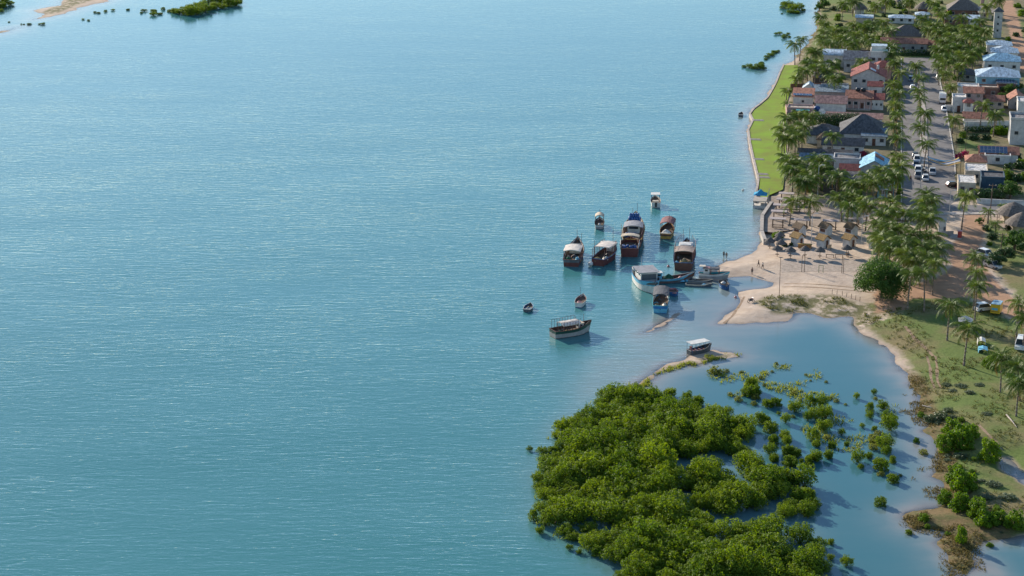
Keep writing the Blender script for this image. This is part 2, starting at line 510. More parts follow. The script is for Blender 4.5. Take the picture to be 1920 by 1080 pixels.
# ------------------------------------------------------------------ water: silty body over the bed, mirrored sky on its ripples
def water_material():
    m = bpy.data.materials.new('lagoon_water')
    m.use_nodes = True
    n, l = m.node_tree.nodes, m.node_tree.links
    n.remove(n['Principled BSDF'])
    out = n['Material Output']
    geo = n.new('ShaderNodeNewGeometry')
    def math_(op, a, b_):
        x = n.new('ShaderNodeMath'); x.operation = op
        for i, v in enumerate((a, b_)):
            if isinstance(v, (int, float)): x.inputs[i].default_value = v
            else: l.new(v, x.inputs[i])
        return x.outputs[0]
    def noise(sc, rot, scale, detail=3, rough=0.5, dist=0.0):
        mp = n.new('ShaderNodeMapping')
        mp.inputs['Scale'].default_value = sc
        mp.inputs['Rotation'].default_value = (0, 0, rot)
        l.new(geo.outputs['Position'], mp.inputs['Vector'])
        z = n.new('ShaderNodeTexNoise')
        z.inputs['Scale'].default_value = scale
        z.inputs['Detail'].default_value = detail
        z.inputs['Roughness'].default_value = rough
        z.inputs['Distortion'].default_value = dist
        l.new(mp.outputs[0], z.inputs['Vector'])
        return z.outputs['Fac']
    calm = n.new('ShaderNodeAttribute'); calm.attribute_name = 'calm'
    dep = n.new('ShaderNodeAttribute'); dep.attribute_name = 'depth'
    w1 = noise((0.26, 1.10, 1), R(-3), 0.75, 2, 0.5, 0.9)
    w2 = noise((0.55, 1.25, 1), R(6), 1.7, 3, 0.6, 0.6)
    w3 = noise((0.02, 0.05, 1), R(-10), 1.0, 3, 0.5)
    gust = n.new('ShaderNodeMapRange')
    gust.inputs['From Min'].default_value = 0.3; gust.inputs['From Max'].default_value = 0.7
    gust.inputs['To Min'].default_value = 0.72; gust.inputs['To Max'].default_value = 1.12
    l.new(w3, gust.inputs['Value'])
    lively = math_('MULTIPLY', math_('SUBTRACT', 1.0, math_('MULTIPLY', calm.outputs['Fac'], 0.93)), gust.outputs[0])
    h = math_('MULTIPLY', math_('ADD', math_('MULTIPLY', w1, 1.0), math_('MULTIPLY', w2, 0.45)), lively)
    bp = n.new('ShaderNodeBump')
    bp.inputs['Strength'].default_value = 1.0
    bp.inputs['Distance'].default_value = WAVE_H
    l.new(h, bp.inputs['Height'])
    # body colour: silt-green sea, greyer lagoon
    silt = noise((0.012, 0.03, 1), 0.3, 1.0, 4, 0.55)
    silt2 = noise((0.08, 0.16, 1), 0.6, 1.0, 4, 0.6, 0.5)
    cr = n.new('ShaderNodeValToRGB')
    cr.color_ramp.elements[0].position = 0.3; cr.color_ramp.elements[0].color = (*WATER_A, 1)
    cr.color_ramp.elements[1].position = 0.7; cr.color_ramp.elements[1].color = (*WATER_B, 1)
    l.new(silt, cr.inputs['Fac'])
    cm = n.new('ShaderNodeMix'); cm.data_type = 'RGBA'
    l.new(calm.outputs['Fac'], cm.inputs['Factor'])
    l.new(cr.outputs['Color'], cm.inputs['A'])
    cm.inputs['B'].default_value = (*WATER_L, 1)
    # over the shoals the sandy bottom gives the water its colour
    shoal = math_('POWER', 2.718, math_('MULTIPLY', dep.outputs['Fac'], -WATER_K))
    sn = n.new('ShaderNodeMapRange')
    sn.inputs['From Min'].default_value = 0.3; sn.inputs['From Max'].default_value = 0.7
    sn.inputs['To Min'].default_value = 0.75; sn.inputs['To Max'].default_value = 1.15
    l.new(silt2, sn.inputs['Value'])
    sm = n.new('ShaderNodeMix'); sm.data_type = 'RGBA'
    l.new(math_('MULTIPLY', shoal, sn.outputs[0]), sm.inputs['Factor'])
    l.new(cm.outputs['Result'], sm.inputs['A'])
    sm.inputs['B'].default_value = (*WATER_S, 1)
    df = n.new('ShaderNodeBsdfDiffuse')
    l.new(sm.outputs['Result'], df.inputs['Color'])
    tp = n.new('ShaderNodeBsdfTransparent')
    tp.inputs['Color'].default_value = (0.86, 0.95, 0.98, 1)
    clear = math_('POWER', 2.718, math_('MULTIPLY', dep.outputs['Fac'], -9.0))
    body = n.new('ShaderNodeMixShader')
    l.new(clear, body.inputs[0]); l.new(df.outputs[0], body.inputs[1]); l.new(tp.outputs[0], body.inputs[2])
    gl = n.new('ShaderNodeBsdfGlossy')
    gl.inputs['Roughness'].default_value = 0.10
    gl.inputs['Color'].default_value = (0.74, 0.83, 0.89, 1)
    hg = math_('MULTIPLY', math_('ADD', math_('MULTIPLY', w1, 0.42), math_('MULTIPLY', w2, 0.24)), lively)
    bg_ = n.new('ShaderNodeBump')
    bg_.inputs['Strength'].default_value = 1.0
    bg_.inputs['Distance'].default_value = WAVE_H
    l.new(hg, bg_.inputs['Height'])
    l.new(bg_.outputs[0], gl.inputs['Normal'])
    fr = n.new('ShaderNodeFresnel'); fr.inputs['IOR'].default_value = 1.33
    l.new(bp.outputs[0], fr.inputs['Normal'])
    ms = n.new('ShaderNodeMixShader')
    l.new(fr.outputs[0], ms.inputs[0]); l.new(body.outputs[0], ms.inputs[1]); l.new(gl.outputs[0], ms.inputs[2])
    l.new(ms.outputs[0], out.inputs['Surface'])
    return m

WAVE_H = 0.165
WATER_A, WATER_B, WATER_L = (0.038, 0.163, 0.166), (0.054, 0.190, 0.198), (0.034, 0.135, 0.160)
WATER_K = 2.8
WATER_S = (0.39, 0.345, 0.31)
CALM = W2([(1180, 742), (1222, 718), (1245, 697), (1310, 682), (1370, 668), (1345, 652), (1330, 640), (1280, 600), (1300, 560), (1340, 540), (1380, 520), (1480, 520), (1610, 580), (1730, 720), (1800, 840), (2000, 840), (2000, 1250), (1250, 1250), (1190, 1120), (1100, 1000), (1100, 800)])
def depth_f(X, Y, Z):
    return np.clip(-terrain_z(X, Y), 0, 5)
def calm_f(X, Y, Z):
    return np.maximum(np.clip(0.5 + sdf(CALM, X, Y) / 9.0, 0, 1), 0.62 * sstep((Y - 470.0) / 330.0))
wme = grid_mesh('water', 2.0, lambda X, Y: np.zeros(X.shape), {'depth': depth_f, 'calm': calm_f})
wme.materials.append(water_material())
water = bpy.data.objects.new('water', wme)
COL.objects.link(water)
tag(water, kind='structure')

# ------------------------------------------------------------------ plants
M_MANG = leaf_mat('mangrove_leaf', (0.044, 0.108, 0.012), (0.185, 0.262, 0.026), 0.47, rough=0.6, spec=0.12)
M_MANG2 = leaf_mat('mangrove_pale_leaf', (0.10, 0.14, 0.025), (0.22, 0.24, 0.05), 0.45, rough=0.6, spec=0.15)
M_SHRUB = leaf_mat('shrub_leaf', (0.06, 0.14, 0.012), (0.15, 0.25, 0.022), 0.46, rough=0.6, spec=0.15)
M_GREY = leaf_mat('grey_green_leaf', (0.07, 0.11, 0.05), (0.13, 0.16, 0.08), 0.3)
M_DARKLEAF = leaf_mat('dark_hedge_leaf', (0.02, 0.055, 0.014), (0.045, 0.095, 0.022), 0.3)
M_TREE = leaf_mat('broad_tree_leaf', (0.035, 0.09, 0.022), (0.085, 0.16, 0.034), 0.42, rough=.6, spec=.15)
M_FLOWER = leaf_mat('bougainvillea_flower', (0.28, 0.02, 0.06), (0.42, 0.05, 0.10), 0.3)
M_PALM = leaf_mat('palm_leaf', (0.040, 0.100, 0.020), (0.160, 0.215, 0.040), 0.44, rough=0.48, spec=0.16)
M_DRYPALM = leaf_mat('dry_palm_leaf', (0.13, 0.095, 0.035), (0.26, 0.19, 0.06), 0.35, rough=0.6, spec=0.2)
M_TRUNK = mat('palm_bark', (0.24, 0.19, 0.15), 0.9, 0.35, 1.5, 0.4, 6.0, stretch=(1, 1, 3))
M_WOOD = mat('branch_bark', (0.14, 0.10, 0.075), 0.9, 0.3, 2.0, 0.3, 6.0)

def leaves_on_blobs(blobs, n, size, seed, flat=0.0, droop=0.0):
    """leaf quads spread over and inside a cluster of blobs (x, y, z, rx, rz)"""
    r = random.Random(seed)
    mb = MB()
    tot = sum(b[3] ** 2 for b in blobs)
    for bx, by, bz, rx, rz in blobs:
        k = max(6, int(n * rx * rx / tot))
        for _ in range(k):
            d = Vector((r.gauss(0, 1), r.gauss(0, 1), r.gauss(0.25, 1)))
            if d.length < 1e-3: continue
            d.normalize()
            rad = r.uniform(0.55, 1.08) ** 0.7
            c = Vector((bx + d.x * rx * rad, by + d.y * rx * rad, bz + d.z * rz * rad))
            if c.z < 0.02: c.z = r.uniform(0.02, 0.3)
            nrm = (d * (1 - flat) + Vector((r.gauss(0, .55), r.gauss(0, .55), r.gauss(0.25, .55)))).normalized()
            u = nrm.orthogonal().normalized()
            u = Matrix.Rotation(r.uniform(0, 6.28), 3, nrm) @ u
            w = nrm.cross(u)
            s = size * r.uniform(0.6, 1.35)
            mb.face([c - u * s, c - w * s * 0.55 + u * 0.1 * s, c + u * s, c + w * s * 0.6])
    return mb

def bush_blobs(r, rad, h, n):
    """mounded crown: lobes over a dome, the lowest ones down to the ground"""
    bl = [(0, 0, h * 0.45, rad * 0.60, h * 0.45)]
    for i in range(n):
        a = 2.39996 * i + r.uniform(-.4, .4)
        q = rad * math.sqrt((i + .5) / n) * r.uniform(.75, 1.0) * .86
        top = h * math.sqrt(max(0.06, 1 - 0.92 * (q / rad) ** 2)) * r.uniform(0.72, 1.12)
        rr = rad * r.uniform(0.13, 0.27)
        bl.append((math.cos(a) * q, math.sin(a) * q, max(rr * 0.6, top - rr * 0.6), rr, rr * r.uniform(.8, 1.5)))
    for i in range(6):
        a = i * 1.05 + r.uniform(-.3, .3)
        bl.append((math.cos(a) * rad * .62, math.sin(a) * rad * .62, h * r.uniform(.12, .28), rad * .30, h * .2))
    return bl

def spread_blobs(r, rad, h, n):
    """crown that merges with its neighbours: many small sprays over an uneven bed"""
    bl = []
    for i in range(7):
        a = i * 0.898 + r.uniform(-.3, .3); q = rad * (.0 if i == 0 else .55)
        bl.append((math.cos(a) * q, math.sin(a) * q, h * r.uniform(.30, .45), rad * .38, h * .34))
    for i in range(n):
        a = 2.39996 * i + r.uniform(-.5, .5)
        q = rad * math.sqrt((i + .5) / n) * r.uniform(.8, 1.08)
        top = h * (1 - 0.38 * (q / rad) ** 2) * r.uniform(0.58, 1.22)
        rr = r.uniform(0.26, 0.62)
        bl.append((math.cos(a) * q, math.sin(a) * q, max(.25, top - rr * .5), rr, rr * r.uniform(.8, 1.7)))
    return bl

def bush_proto(name, seed, rad, h, nlobes, nleaf, size, leafm, stems=6, skirt=0.0, shape=None):
    r = random.Random(seed)
    bl = (shape or bush_blobs)(r, rad, h, nlobes)
    if skirt:
        bl = [(x, y, z + skirt, a, b) for x, y, z, a, b in bl]
    crown = leaves_on_blobs(bl, nleaf, size, seed + 1)
    t = MB()
    for x, y, z, a, b in bl[:stems]:
        j = Vector((x * 0.35 + r.uniform(-.1, .1), y * 0.35, z * 0.45))
        t.bar((x * 0.12, y * 0.12, -0.5), j, 0.09 * rad / 1.8, 5, 0.06 * rad / 1.8)
        t.bar(j, (x, y, z), 0.06 * rad / 1.8, 4, 0.025)
    e = empty(name)
    t.build('trunk', M_WOOD, e)
    crown.build('crown', leafm, e)
    return e

PROTO = []
def hide_proto(e):
    PROTO.append(e)
    return e

MANG = [hide_proto(bush_proto('mangrove_tree', 100 + i, 2.5, [2.5, 2.9, 2.7, 3.1, 2.3, 2.8][i], [38, 44, 46, 40, 36, 44][i], 3800, 0.13, M_MANG, shape=spread_blobs)) for i in range(6)]
MANGB = [hide_proto(bush_proto('mangrove_bush', 120 + i, 1.9, [2.5, 3.0, 2.7, 2.2][i], [24, 28, 30, 26][i], 2400, 0.13, M_MANG, shape=bush_blobs if i % 2 else spread_blobs)) for i in range(4)]
MANGP = [hide_proto(bush_proto('mangrove_shrub', 140 + i, 1.4, 1.5, 8, 420, 0.16, M_MANG2)) for i in range(2)]
SHRUB = [hide_proto(bush_proto('leafy_shrub', 160 + i, 2.2, [2.8, 3.4, 2.4][i], 13, 2200, 0.17, M_SHRUB)) for i in range(3)]
GREYSH = [hide_proto(bush_proto('grey_shrub', 170 + i, 2.2, 1.7, 12, 900, 0.2, M_GREY)) for i in range(2)]
DARKSH = [hide_proto(bush_proto('garden_shrub', 180 + i, 1.8, 2.2, 10, 1100, 0.2, M_DARKLEAF)) for i in range(2)]
FLOWSH = hide_proto(bush_proto('bougainvillea', 190, 1.6, 1.9, 9, 800, 0.18, M_FLOWER))

def palm_proto(name, seed, h, lean, nfr, flen, young=False):
    r = random.Random(seed)
    e = empty(name)
    t = MB()
    prev, pr = Vector((0, 0, -0.4)), 0.24
    la = r.uniform(0, 6.28)
    seg = 9
    top = None
    for i in range(1, seg + 1):
        f = i / seg
        off = lean * h * (f ** 1.6)
        p = Vector((math.cos(la) * off, math.sin(la) * off, h * f))
        rr = 0.20 - 0.08 * f + (0.02 if i == 1 else 0)
        t.bar(prev, p, pr, 7, rr)
        prev, pr = p, rr
    top = prev
    t.build('trunk', M_TRUNK, e, smooth=True)
    def frond(mb, a, el, ln, dry):
        """arched rib with a row of drooping leaflets on either side"""
        pts = []
        p = Vector(top) + Vector((0, 0, 0.05))
        ang = el
        n = 9
        st = ln / n
        for i in range(n + 1):
            pts.append((p.copy(), ang))
            d = Vector((math.cos(a) * math.cos(ang), math.sin(a) * math.cos(ang), math.sin(ang)))
            p = p + d * st
            ang -= (0.145 + 0.09 * (i / n)) * (1.3 if dry else 1.0) * r.uniform(.8, 1.2)
        side = Vector((-math.sin(a), math.cos(a), 0))
        for i in range(n):
            (p0, a0), (p1, a1) = pts[i], pts[i + 1]
            f = (i + .5) / n
            w = 0.035 * (1 - f) + 0.01
            mb.face([p0 - side * w, p0 + side * w, p1 + side * w * .8, p1 - side * w * .8])
            if i == 0: continue
            ll = ln * 0.31 * (math.sin(math.pi * (0.12 + 0.80 * f)) ** 0.7)
            axis = (p1 - p0).normalized()
            for s in (-1, 1):
                for k in range(3):
                    q = p0.lerp(p1, (k + .5) / 3)
                    dr = r.uniform(0.35, 0.95) + (0.6 if dry else 0)
                    d = (side * s * math.cos(dr) + Vector((0, 0, -1)) * math.sin(dr) + axis * 0.55).normalized()
                    tip = q + d * ll * r.uniform(.8, 1.15)
                    b2 = axis * (st / 3 * 0.85)
                    mb.face([q - b2 * .5, q + b2 * .5, tip + b2 * 0.10, tip - b2 * 0.10] if s > 0 else [q + b2 * .5, q - b2 * .5, tip - b2 * 0.10, tip + b2 * 0.10])
    cr = MB()
    for i in range(nfr):
        a = i * 2.39996 + r.uniform(-.25, .25)
        f = i / nfr
        el = R(78) - R(95) * f + r.uniform(-.12, .12)
        frond(cr, a, el, flen * r.uniform(.85, 1.1) * (0.75 if f < .15 else 1.0), False)
    cr.build('crown', M_PALM, e)
    if not young:
        dr = MB()
        for i in range(3):
            frond(dr, r.uniform(0, 6.28), R(-25), flen * r.uniform(.7, .9), True)
        dr.build('dead_fronds', M_DRYPALM, e)
        nut = MB()
        for i in range(7):
            a = r.uniform(0, 6.28)
            c = top + Vector((math.cos(a) * .26, math.sin(a) * .26, -.22 - r.uniform(0, .2)))
            nut.lathe([(0.03, -.13), (0.12, -.05), (0.12, .06), (0.03, .13)], 6, c)
        nut.build('coconuts', mat('coconut_husk', (0.20, 0.17, 0.05), 0.6, 0.4), e)
    return e

PALMS = [hide_proto(palm_proto('coconut_palm', 300 + i, h, ln, nf, fl)) for i, (h, ln, nf, fl) in enumerate(
    [(6.2, .05, 24, 4.1), (7.2, .10, 20, 3.8), (5.4, .03, 27, 4.3), (8.2, .07, 19, 3.6), (6.6, .15, 24, 4.1), (4.6, .05, 22, 3.8)])]
PALMY = [hide_proto(palm_proto('young_palm', 330 + i, h, .04, 15, 2.1, True)) for i, h in enumerate([1.6, 2.4])]

def ordinal(i):
    w = ['first', 'second', 'third', 'fourth', 'fifth', 'sixth', 'seventh', 'eighth', 'ninth', 'tenth', 'eleventh', 'twelfth', 'thirteenth', 'fourteenth', 'fifteenth', 'sixteenth', 'seventeenth', 'eighteenth',
         'nineteenth', 'twentieth', 'twenty-first', 'twenty-second', 'twenty-third', 'twenty-fourth', 'twenty-fifth', 'twenty-sixth', 'twenty-seventh', 'twenty-eighth', 'twenty-ninth', 'thirtieth']
    return w[i] if i < len(w) else str(i + 1) + 'th'

PALM_H = [6.2, 7.2, 5.4, 8.2, 6.6, 4.6]
def palm_row(pts, label, group, young=False, hpx=None, order='near'):
    """pts: (px, py of the foot, pixel height of the crown centre above it or None)"""
    pts = sorted(pts, key=lambda q: (-q[1] if order == 'near' else q[0]))
    for i, q in enumerate(pts):
        p = G(q[0], q[1])
        if young:
            k = rnd.randrange(2); src = PALMY[k]; s = rnd.uniform(.85, 1.2)
        elif len(q) > 2 and q[2]:
            want = q[2] * mpp(q[1]) / math.cos(PITCH)
            k = min(range(6), key=lambda j: abs(PALM_H[j] - want) + rnd.random() * 1.2); src = PALMS[k]
            s = max(.6, min(1.35, want / PALM_H[k]))
        else:
            k = rnd.randrange(6); src = PALMS[k]; s = rnd.uniform(.9, 1.1)
        flat = s ** 0.5 if s < 1 else s ** 0.4
        copy_tree(src, p, rnd.uniform(0, 6.28), (flat, flat, s), label.format(n=ordinal(i)), group, 'palm tree')

def bush(src, px, py, wpx, hs, label, group, cat, base_r=1.9, water_level=False):
    p = P(px, py, 0.0) if water_level else G(px, py)
    s = wpx * mpp(py) / 2 / base_r
    return copy_tree(src, p, rnd.uniform(0, 6.28), (s, s, s * hs), label, group, cat)

# ---- mangrove thicket in the foreground
def inside(poly, x, y):
    return float(sdf(poly, np.array([x]), np.array([y]))[0])
TH = WP['thicket']
x0, y0 = TH.min(0); x1, y1 = TH.max(0)
HOLES = [(1345, 855, 24, 10), (1262, 862, 12, 8), (1275, 925, 16, 8), (1335, 968, 14, 8), (1285, 880, 12, 6), (1380, 990, 12, 8), (1400, 905, 10, 8), (1130, 965, 8, 5), (1468, 1015, 16, 9), (1490, 1040, 10, 5), (1270, 1000, 8, 5), (1410, 1070, 10, 5), (1445, 935, 12, 6), (1500, 962, 10, 5), (1420, 965, 12, 6), (1395, 930, 8, 6), (1345, 1018, 10, 5), (1300, 950, 9, 5), (1515, 1000, 12, 6), (1470, 975, 10, 5), (1190, 900, 6, 4), (1160, 820, 6, 4)]
HW = [(P(a, b + 14), 1.35 * c * mpp(b), (d + 15) * mpp(b) / 0.39) for a, b, c, d in HOLES]
spots = []
gy, row = y0 - 6, 0
while gy < y1 + 4:
    gx = x0 - 4 + (row % 2) * 1.35
    while gx < x1 + 4:
        x, y = gx + rnd.uniform(-.75, .75), gy + rnd.uniform(-.9, .9)
        if inside(TH, x, y) > 0.4 and y > 262 and not any(((x - h[0].x) / h[1]) ** 2 + ((y - h[0].y) / h[2]) ** 2 < 1 for h in HW):
            spots.append((x, y))
        gx += 3.0
    gy += 3.55; row += 1
spots.sort(key=lambda q: q[1])
def thicket_place(x, y, e):
    if any(((x - h[0].x) / (h[1] + 2.5)) ** 2 + ((y - h[0].y) / (h[2] + 4)) ** 2 < 1 for h in HW):
        return 'beside an open pool inside the dense thicket'
    if e < 3.5:
        return 'on the lagoon side of the dense thicket' if x > 40 else 'on the open water side of the dense thicket'
    if y > 372:
        return 'in the pointed far end of the dense thicket'
    return 'in the middle of the dense foreground thicket'
for i, (x, y) in enumerate(spots):
    e = inside(TH, x, y)
    s = (0.62 + 0.42 * min(1, e / 7.0)) * rnd.choice((rnd.uniform(.62, .9), rnd.uniform(.9, 1.28)))
    where = thicket_place(x, y, e)
    copy_tree(MANG[rnd.randrange(6)], (x, y, 0), rnd.uniform(0, 6.28), (s * 1.12, s * 1.12, s * rnd.uniform(.8, 1.25)),
              'leafy green mangrove ' + where, 'mangroves ' + where, 'mangrove')

# ---- single mangroves standing in the lagoon (centre x, foot y, width; photograph pixels)
def z7(x, y, w): return (1300 + x / 4.5, 650 + y / 4.5, w / 4.5)
def z5(x, y, w): return (1440 + x / 4, 810 + y / 4, w / 4)
def z1(x, y, w): return (960 + x / 4, 560 + y / 4, w / 4)
LAG = [z7(*q) for q in [(40, 490, 95), (490, 368, 110), (515, 412, 110), (430, 405, 65), (625, 505, 110), (700, 500, 110), (860, 545, 130), (985, 510, 110), (1075, 508, 130), (1035, 610, 130), (1115, 605, 120), (965, 620, 80), (1100, 705, 130),
       (560, 650, 120), (610, 640, 100), (650, 715, 140), (680, 815, 85), (770, 780, 85), (790, 825, 62), (650, 905, 115), (680, 970, 80), (800, 910, 110), (860, 925, 90), (815, 1000, 130), (1010, 785, 125), (1035, 845, 70), (1170, 850, 75),
       (1250, 745, 65), (1290, 835, 45), (1025, 960, 120), (1140, 940, 80), (970, 975, 70), (990, 1018, 55), (775, 640, 85), (720, 572, 36), (1375, 438, 55), (1525, 403, 50), (1595, 525, 90), (1490, 550, 88), (1485, 602, 68),
       (1625, 620, 90), (1680, 630, 85), (1655, 705, 140), (1425, 682, 50), (1527, 705, 58), (1610, 860, 140), (1625, 910, 90), (1385, 975, 115), (1480, 945, 70), (1410, 1030, 55), (1580, 1040, 150), (1680, 980, 70)]]
LAG += [z5(*q) for q in [(842, 550, 108), (590, 1000, 95), (470, 840, 60), (300, 640, 80), (108, 595, 80), (180, 615, 80), (470, 955, 60), (345, 555, 60), (300, 505, 120), (215, 515, 110), (275, 410, 170), (190, 405, 130), (95, 380, 130), (40, 330, 110), (165, 260, 110),
        (215, 185, 80), (150, 175, 90), (355, 215, 105), (450, 195, 70), (300, 245, 70), (480, 115, 65), (360, 105, 60), (250, 240, 50), (590, 102, 38), (140, 95, 75), (40, 90, 75), (125, 50, 80), (45, 215, 80), (1055, 765, 60), (935, 375, 105)]]
LAG += [z1(*q) for q in [(1020, 722, 70), (1180, 735, 110), (1315, 745, 75), (1310, 790, 90), (1398, 805, 82), (1790, 690, 110), (1800, 730, 130), (1100, 790, 90), (1200, 800, 90), (330, 1040, 40)]]
LAG += [(993, 845, 12), (1035, 852, 20), (1000, 975, 22), (1012, 1000, 18), (1022, 985, 26), (1068, 1030, 14), (1085, 1038, 12), (1120, 1042, 24), (1008, 905, 22), (1015, 930, 20)]
PALE = [z7(*q) for q in [(170, 225, 120), (225, 228, 100), (280, 215, 60), (405, 222, 50), (950, 240, 36), (988, 290, 28), (1120, 302, 36), (600, 330, 50), (850, 402, 70), (1160, 440, 45), (1205, 465, 60), (1130, 780, 90), (1500, 770, 70), (1560, 745, 90),
        (1530, 810, 120), (1515, 865, 90), (570, 270, 60), (310, 412, 55), (510, 490, 70), (525, 440, 90), (905, 465, 50), (1285, 492, 34), (1537, 445, 44), (840, 596, 50), (380, 458, 80), (700, 150, 40), (665, 215, 36), (755, 165, 30)]]
PALE += [z5(*q) for q in [(760, 185, 55), (695, 262, 50), (935, 225, 55), (1165, 165, 80), (845, 325, 70), (990, 330, 40)]]
LAG.sort(key=lambda q: q[1]); PALE.sort(key=lambda q: q[1])
for i, (px, py, w) in enumerate(LAG):
    big = 'broad' if w > 26 else ('small' if w < 15 else 'rounded')
    bush(MANGB[rnd.randrange(4)], px, py, w * 1.12, rnd.uniform(.85, 1.1), 'single %s mangrove bush standing in the calm lagoon water' % big, 'single %s mangroves in the lagoon' % big, 'mangrove', 1.9, True)
for i, (px, py, w) in enumerate(PALE):
    bush(MANGP[rnd.randrange(2)], px, py, w * 1.1, rnd.uniform(.7, 1.0), 'low pale mangrove shrub half drowned in the lagoon', 'low pale mangrove shrubs in the lagoon', 'mangrove', 1.4, True)

# ---- mangrove islets near the far shore and across the water
for grp, lab, pts in [
    ('mangroves of the islet off the far shore', 'mangrove of the leafy islet in the water beyond the two shore palms', [(1470, 8, 16), (1478, 14, 22), (1488, 20, 22), (1498, 17, 20), (1483, 24, 16), (1494, 25, 14), (1506, 20, 10), (1468, 16, 14), (1466, 26, 5)]),
    ('mangroves of the scattered patch', 'low mangrove in the sparse patch halfway up the far channel', [(1462, 64, 10), (1472, 68, 12), (1478, 64, 8), (1470, 72, 10), (1455, 65, 8), (1480, 70, 7)]),
    ('mangroves of the islet by the lawn', 'mangrove of the long islet in the water beside the lawn corner', [(1395, 126, 10), (1405, 127, 14), (1415, 129, 18), (1424, 128, 18), (1432, 130, 12), (1428, 122, 12), (1438, 108, 12), (1445, 104, 16), (1452, 99, 14), (1458, 97, 10), (1436, 112, 8)]),
    ('mangroves of the far bank', 'mangrove of the wooded island at the top left of the water', [(320, 22, 16), (330, 24, 22), (342, 26, 26), (356, 28, 28), (370, 26, 28), (384, 22, 26), (396, 18, 22), (360, 20, 26), (376, 14, 26), (404, 14, 22), (416, 16, 20), (428, 12, 26), (442, 10, 24), (436, 2, 26), (420, 4, 26), (448, 2, 14), (404, 3, 24), (390, 6, 22), (306, 18, 10)]),
    ('mangrove tufts in the far water', 'small dark mangrove tuft standing alone in the far water', [(288, 29, 14), (300, 27, 12), (288, 22, 14), (270, 21, 12), (240, 19, 8), (212, 20, 8), (198, 22, 8), (185, 25, 8), (178, 24, 7), (166, 39, 6), (156, 37, 6), (80, 46, 10), (74, 46, 6), (55, 46, 10), (45, 46, 5), (40, 46, 4), (17, 42, 5), (265, 25, 6)]),
    ('mangroves at the far left edge', 'mangrove in the clump at the far upper left corner', [(0, 14, 26), (10, 10, 24), (20, 9, 14), (-14, 12, 30), (2, 22, 12)])]:
    for px, py, w in pts:
        bush(MANGB[rnd.randrange(4)], px, py, w * 1.15, rnd.uniform(.38, .6) if w < 20 else 0.6, lab, grp, 'mangrove', 1.9, True)

# ---- shrubs on the near right bank
sr = random.Random(33)
for k in range(46):
    f = sr.random()
    px, py = 1742 + 120 * f + sr.uniform(-18, 40), 770 + 225 * f + sr.uniform(-25, 12)
    bush(GREYSH[sr.randrange(2)] if sr.random() < .6 else SHRUB[sr.randrange(3)], px, py, sr.uniform(10, 24), sr.uniform(.35, .7), 'low scrub bush filling the bank between the larger shrubs', 'low scrub of the right bank', 'shrub', 2.2)

for i, (px, py, w, hs, kind, lab) in enumerate([
    (1800, 838, 58, 1.0, 0, 'large rounded green shrub on the grassy bank right of the lagoon'), (1772, 845, 40, 0.9, 1, 'leafy green shrub at the lagoon side of the large bank shrub'),
    (1815, 820, 44, 1.0, 2, 'dark green shrub leaning behind the large bank shrub'), (1785, 815, 40, 0.9, 1, 'bright green shrub on the upper side of the large bank shrub'),
    (1855, 865, 46, 1.1, 1, 'round green shrub beside the bent footpath and the creek'), (1790, 905, 40, 1.2, 0, 'tall green shrub above the brown marsh edge'),
    (1806, 920, 52, 1.3, 2, 'highest bright green shrub in the lower bank clump'), (1772, 945, 34, 0.9, 1, 'low green shrub nearest the marsh edge in the lower clump'),
    (1800, 955, 46, 1.0, 0, 'rounded green shrub in the middle of the lower bank clump'), (1832, 968, 42, 1.0, 1, 'green shrub at the foot of the lower clump'),
    (1850, 985, 50, 1.0, 2, 'broad dark shrub at the water in the lower right corner'), (1902, 990, 46, 1.0, 0, 'rightmost shrub over the water in the lower right corner'),
    (1872, 978, 36, 0.7, 1, 'low shrub between the two corner shrubs'), (1802, 1018, 24, 1.6, 1, 'slender yellow-green bush alone on the narrow marsh strip'),
    (1732, 976, 24, 0.8, 0, 'small round shrub on the reddish marsh point'), (1738, 990, 14, 0.6, 1, 'tiny shrub below the round one on the marsh point'),
    (1856, 1024, 16, 0.7, 2, 'tiny shrub at the water line of the lower right corner'), (1718, 830, 14, 0.8, 1, 'small yellow-green bush in the flooded marsh edge'), (1777, 1003, 14, .6, 0, 'low green tuft on the marsh strip')]):
    bush(SHRUB[kind], px, py, w * 1.1, hs, lab, 'shrubs of the right bank', 'shrub', 2.2)
for px, py, w, hs, lab in [(1745, 790, 34, .9, 'grey-green spiky shrub at the lagoon edge'), (1765, 785, 34, 1.0, 'grey-green shrub behind the spiky one'), (1778, 772, 24, .8, 'grey-green shrub highest on the bank'), (1800, 858, 30, .7, 'pale grey-green shrub in the gap between the bank clumps'),
                           (1862, 910, 40, .4, 'low spreading grey-green brush below the creek'), (1890, 935, 44, .4, 'low sprawling brush at the right edge'), (1850, 935, 36, .45, 'low green brush right of the lower clump')]:
    bush(GREYSH[rnd.randrange(2)], px, py, w, hs, lab, 'grey-green brush of the right bank', 'shrub', 2.2)
for px, py, w, hs, lab in [(1775, 722, 24, .35, 'low dark grass mound nearest the tyre tracks'), (1802, 724, 30, .3, 'long low grass mound in the meadow'), (1836, 722, 24, .3, 'grass mound right of the long one'), (1786, 733, 22, .35, 'small grass mound below the first'), (1818, 737, 24, .45, 'darkest grass mound in the meadow'), (1850, 776, 26, .25, 'flat grass mound near the fallen log')]:
    bush(GREYSH[rnd.randrange(2)], px, py, w, hs, lab, 'grass mounds in the meadow', 'grass mound', 2.2)
for px, py, w, hs, lab in [(1860, 690, 34, 1.0, 'dark bush behind the meadow palms'), (1848, 686, 20, .9, 'small dark bush left of the meadow bush')]:
    bush(SHRUB[1], px, py, w, hs, lab, 'dark bushes by the meadow palms', 'shrub', 2.2)

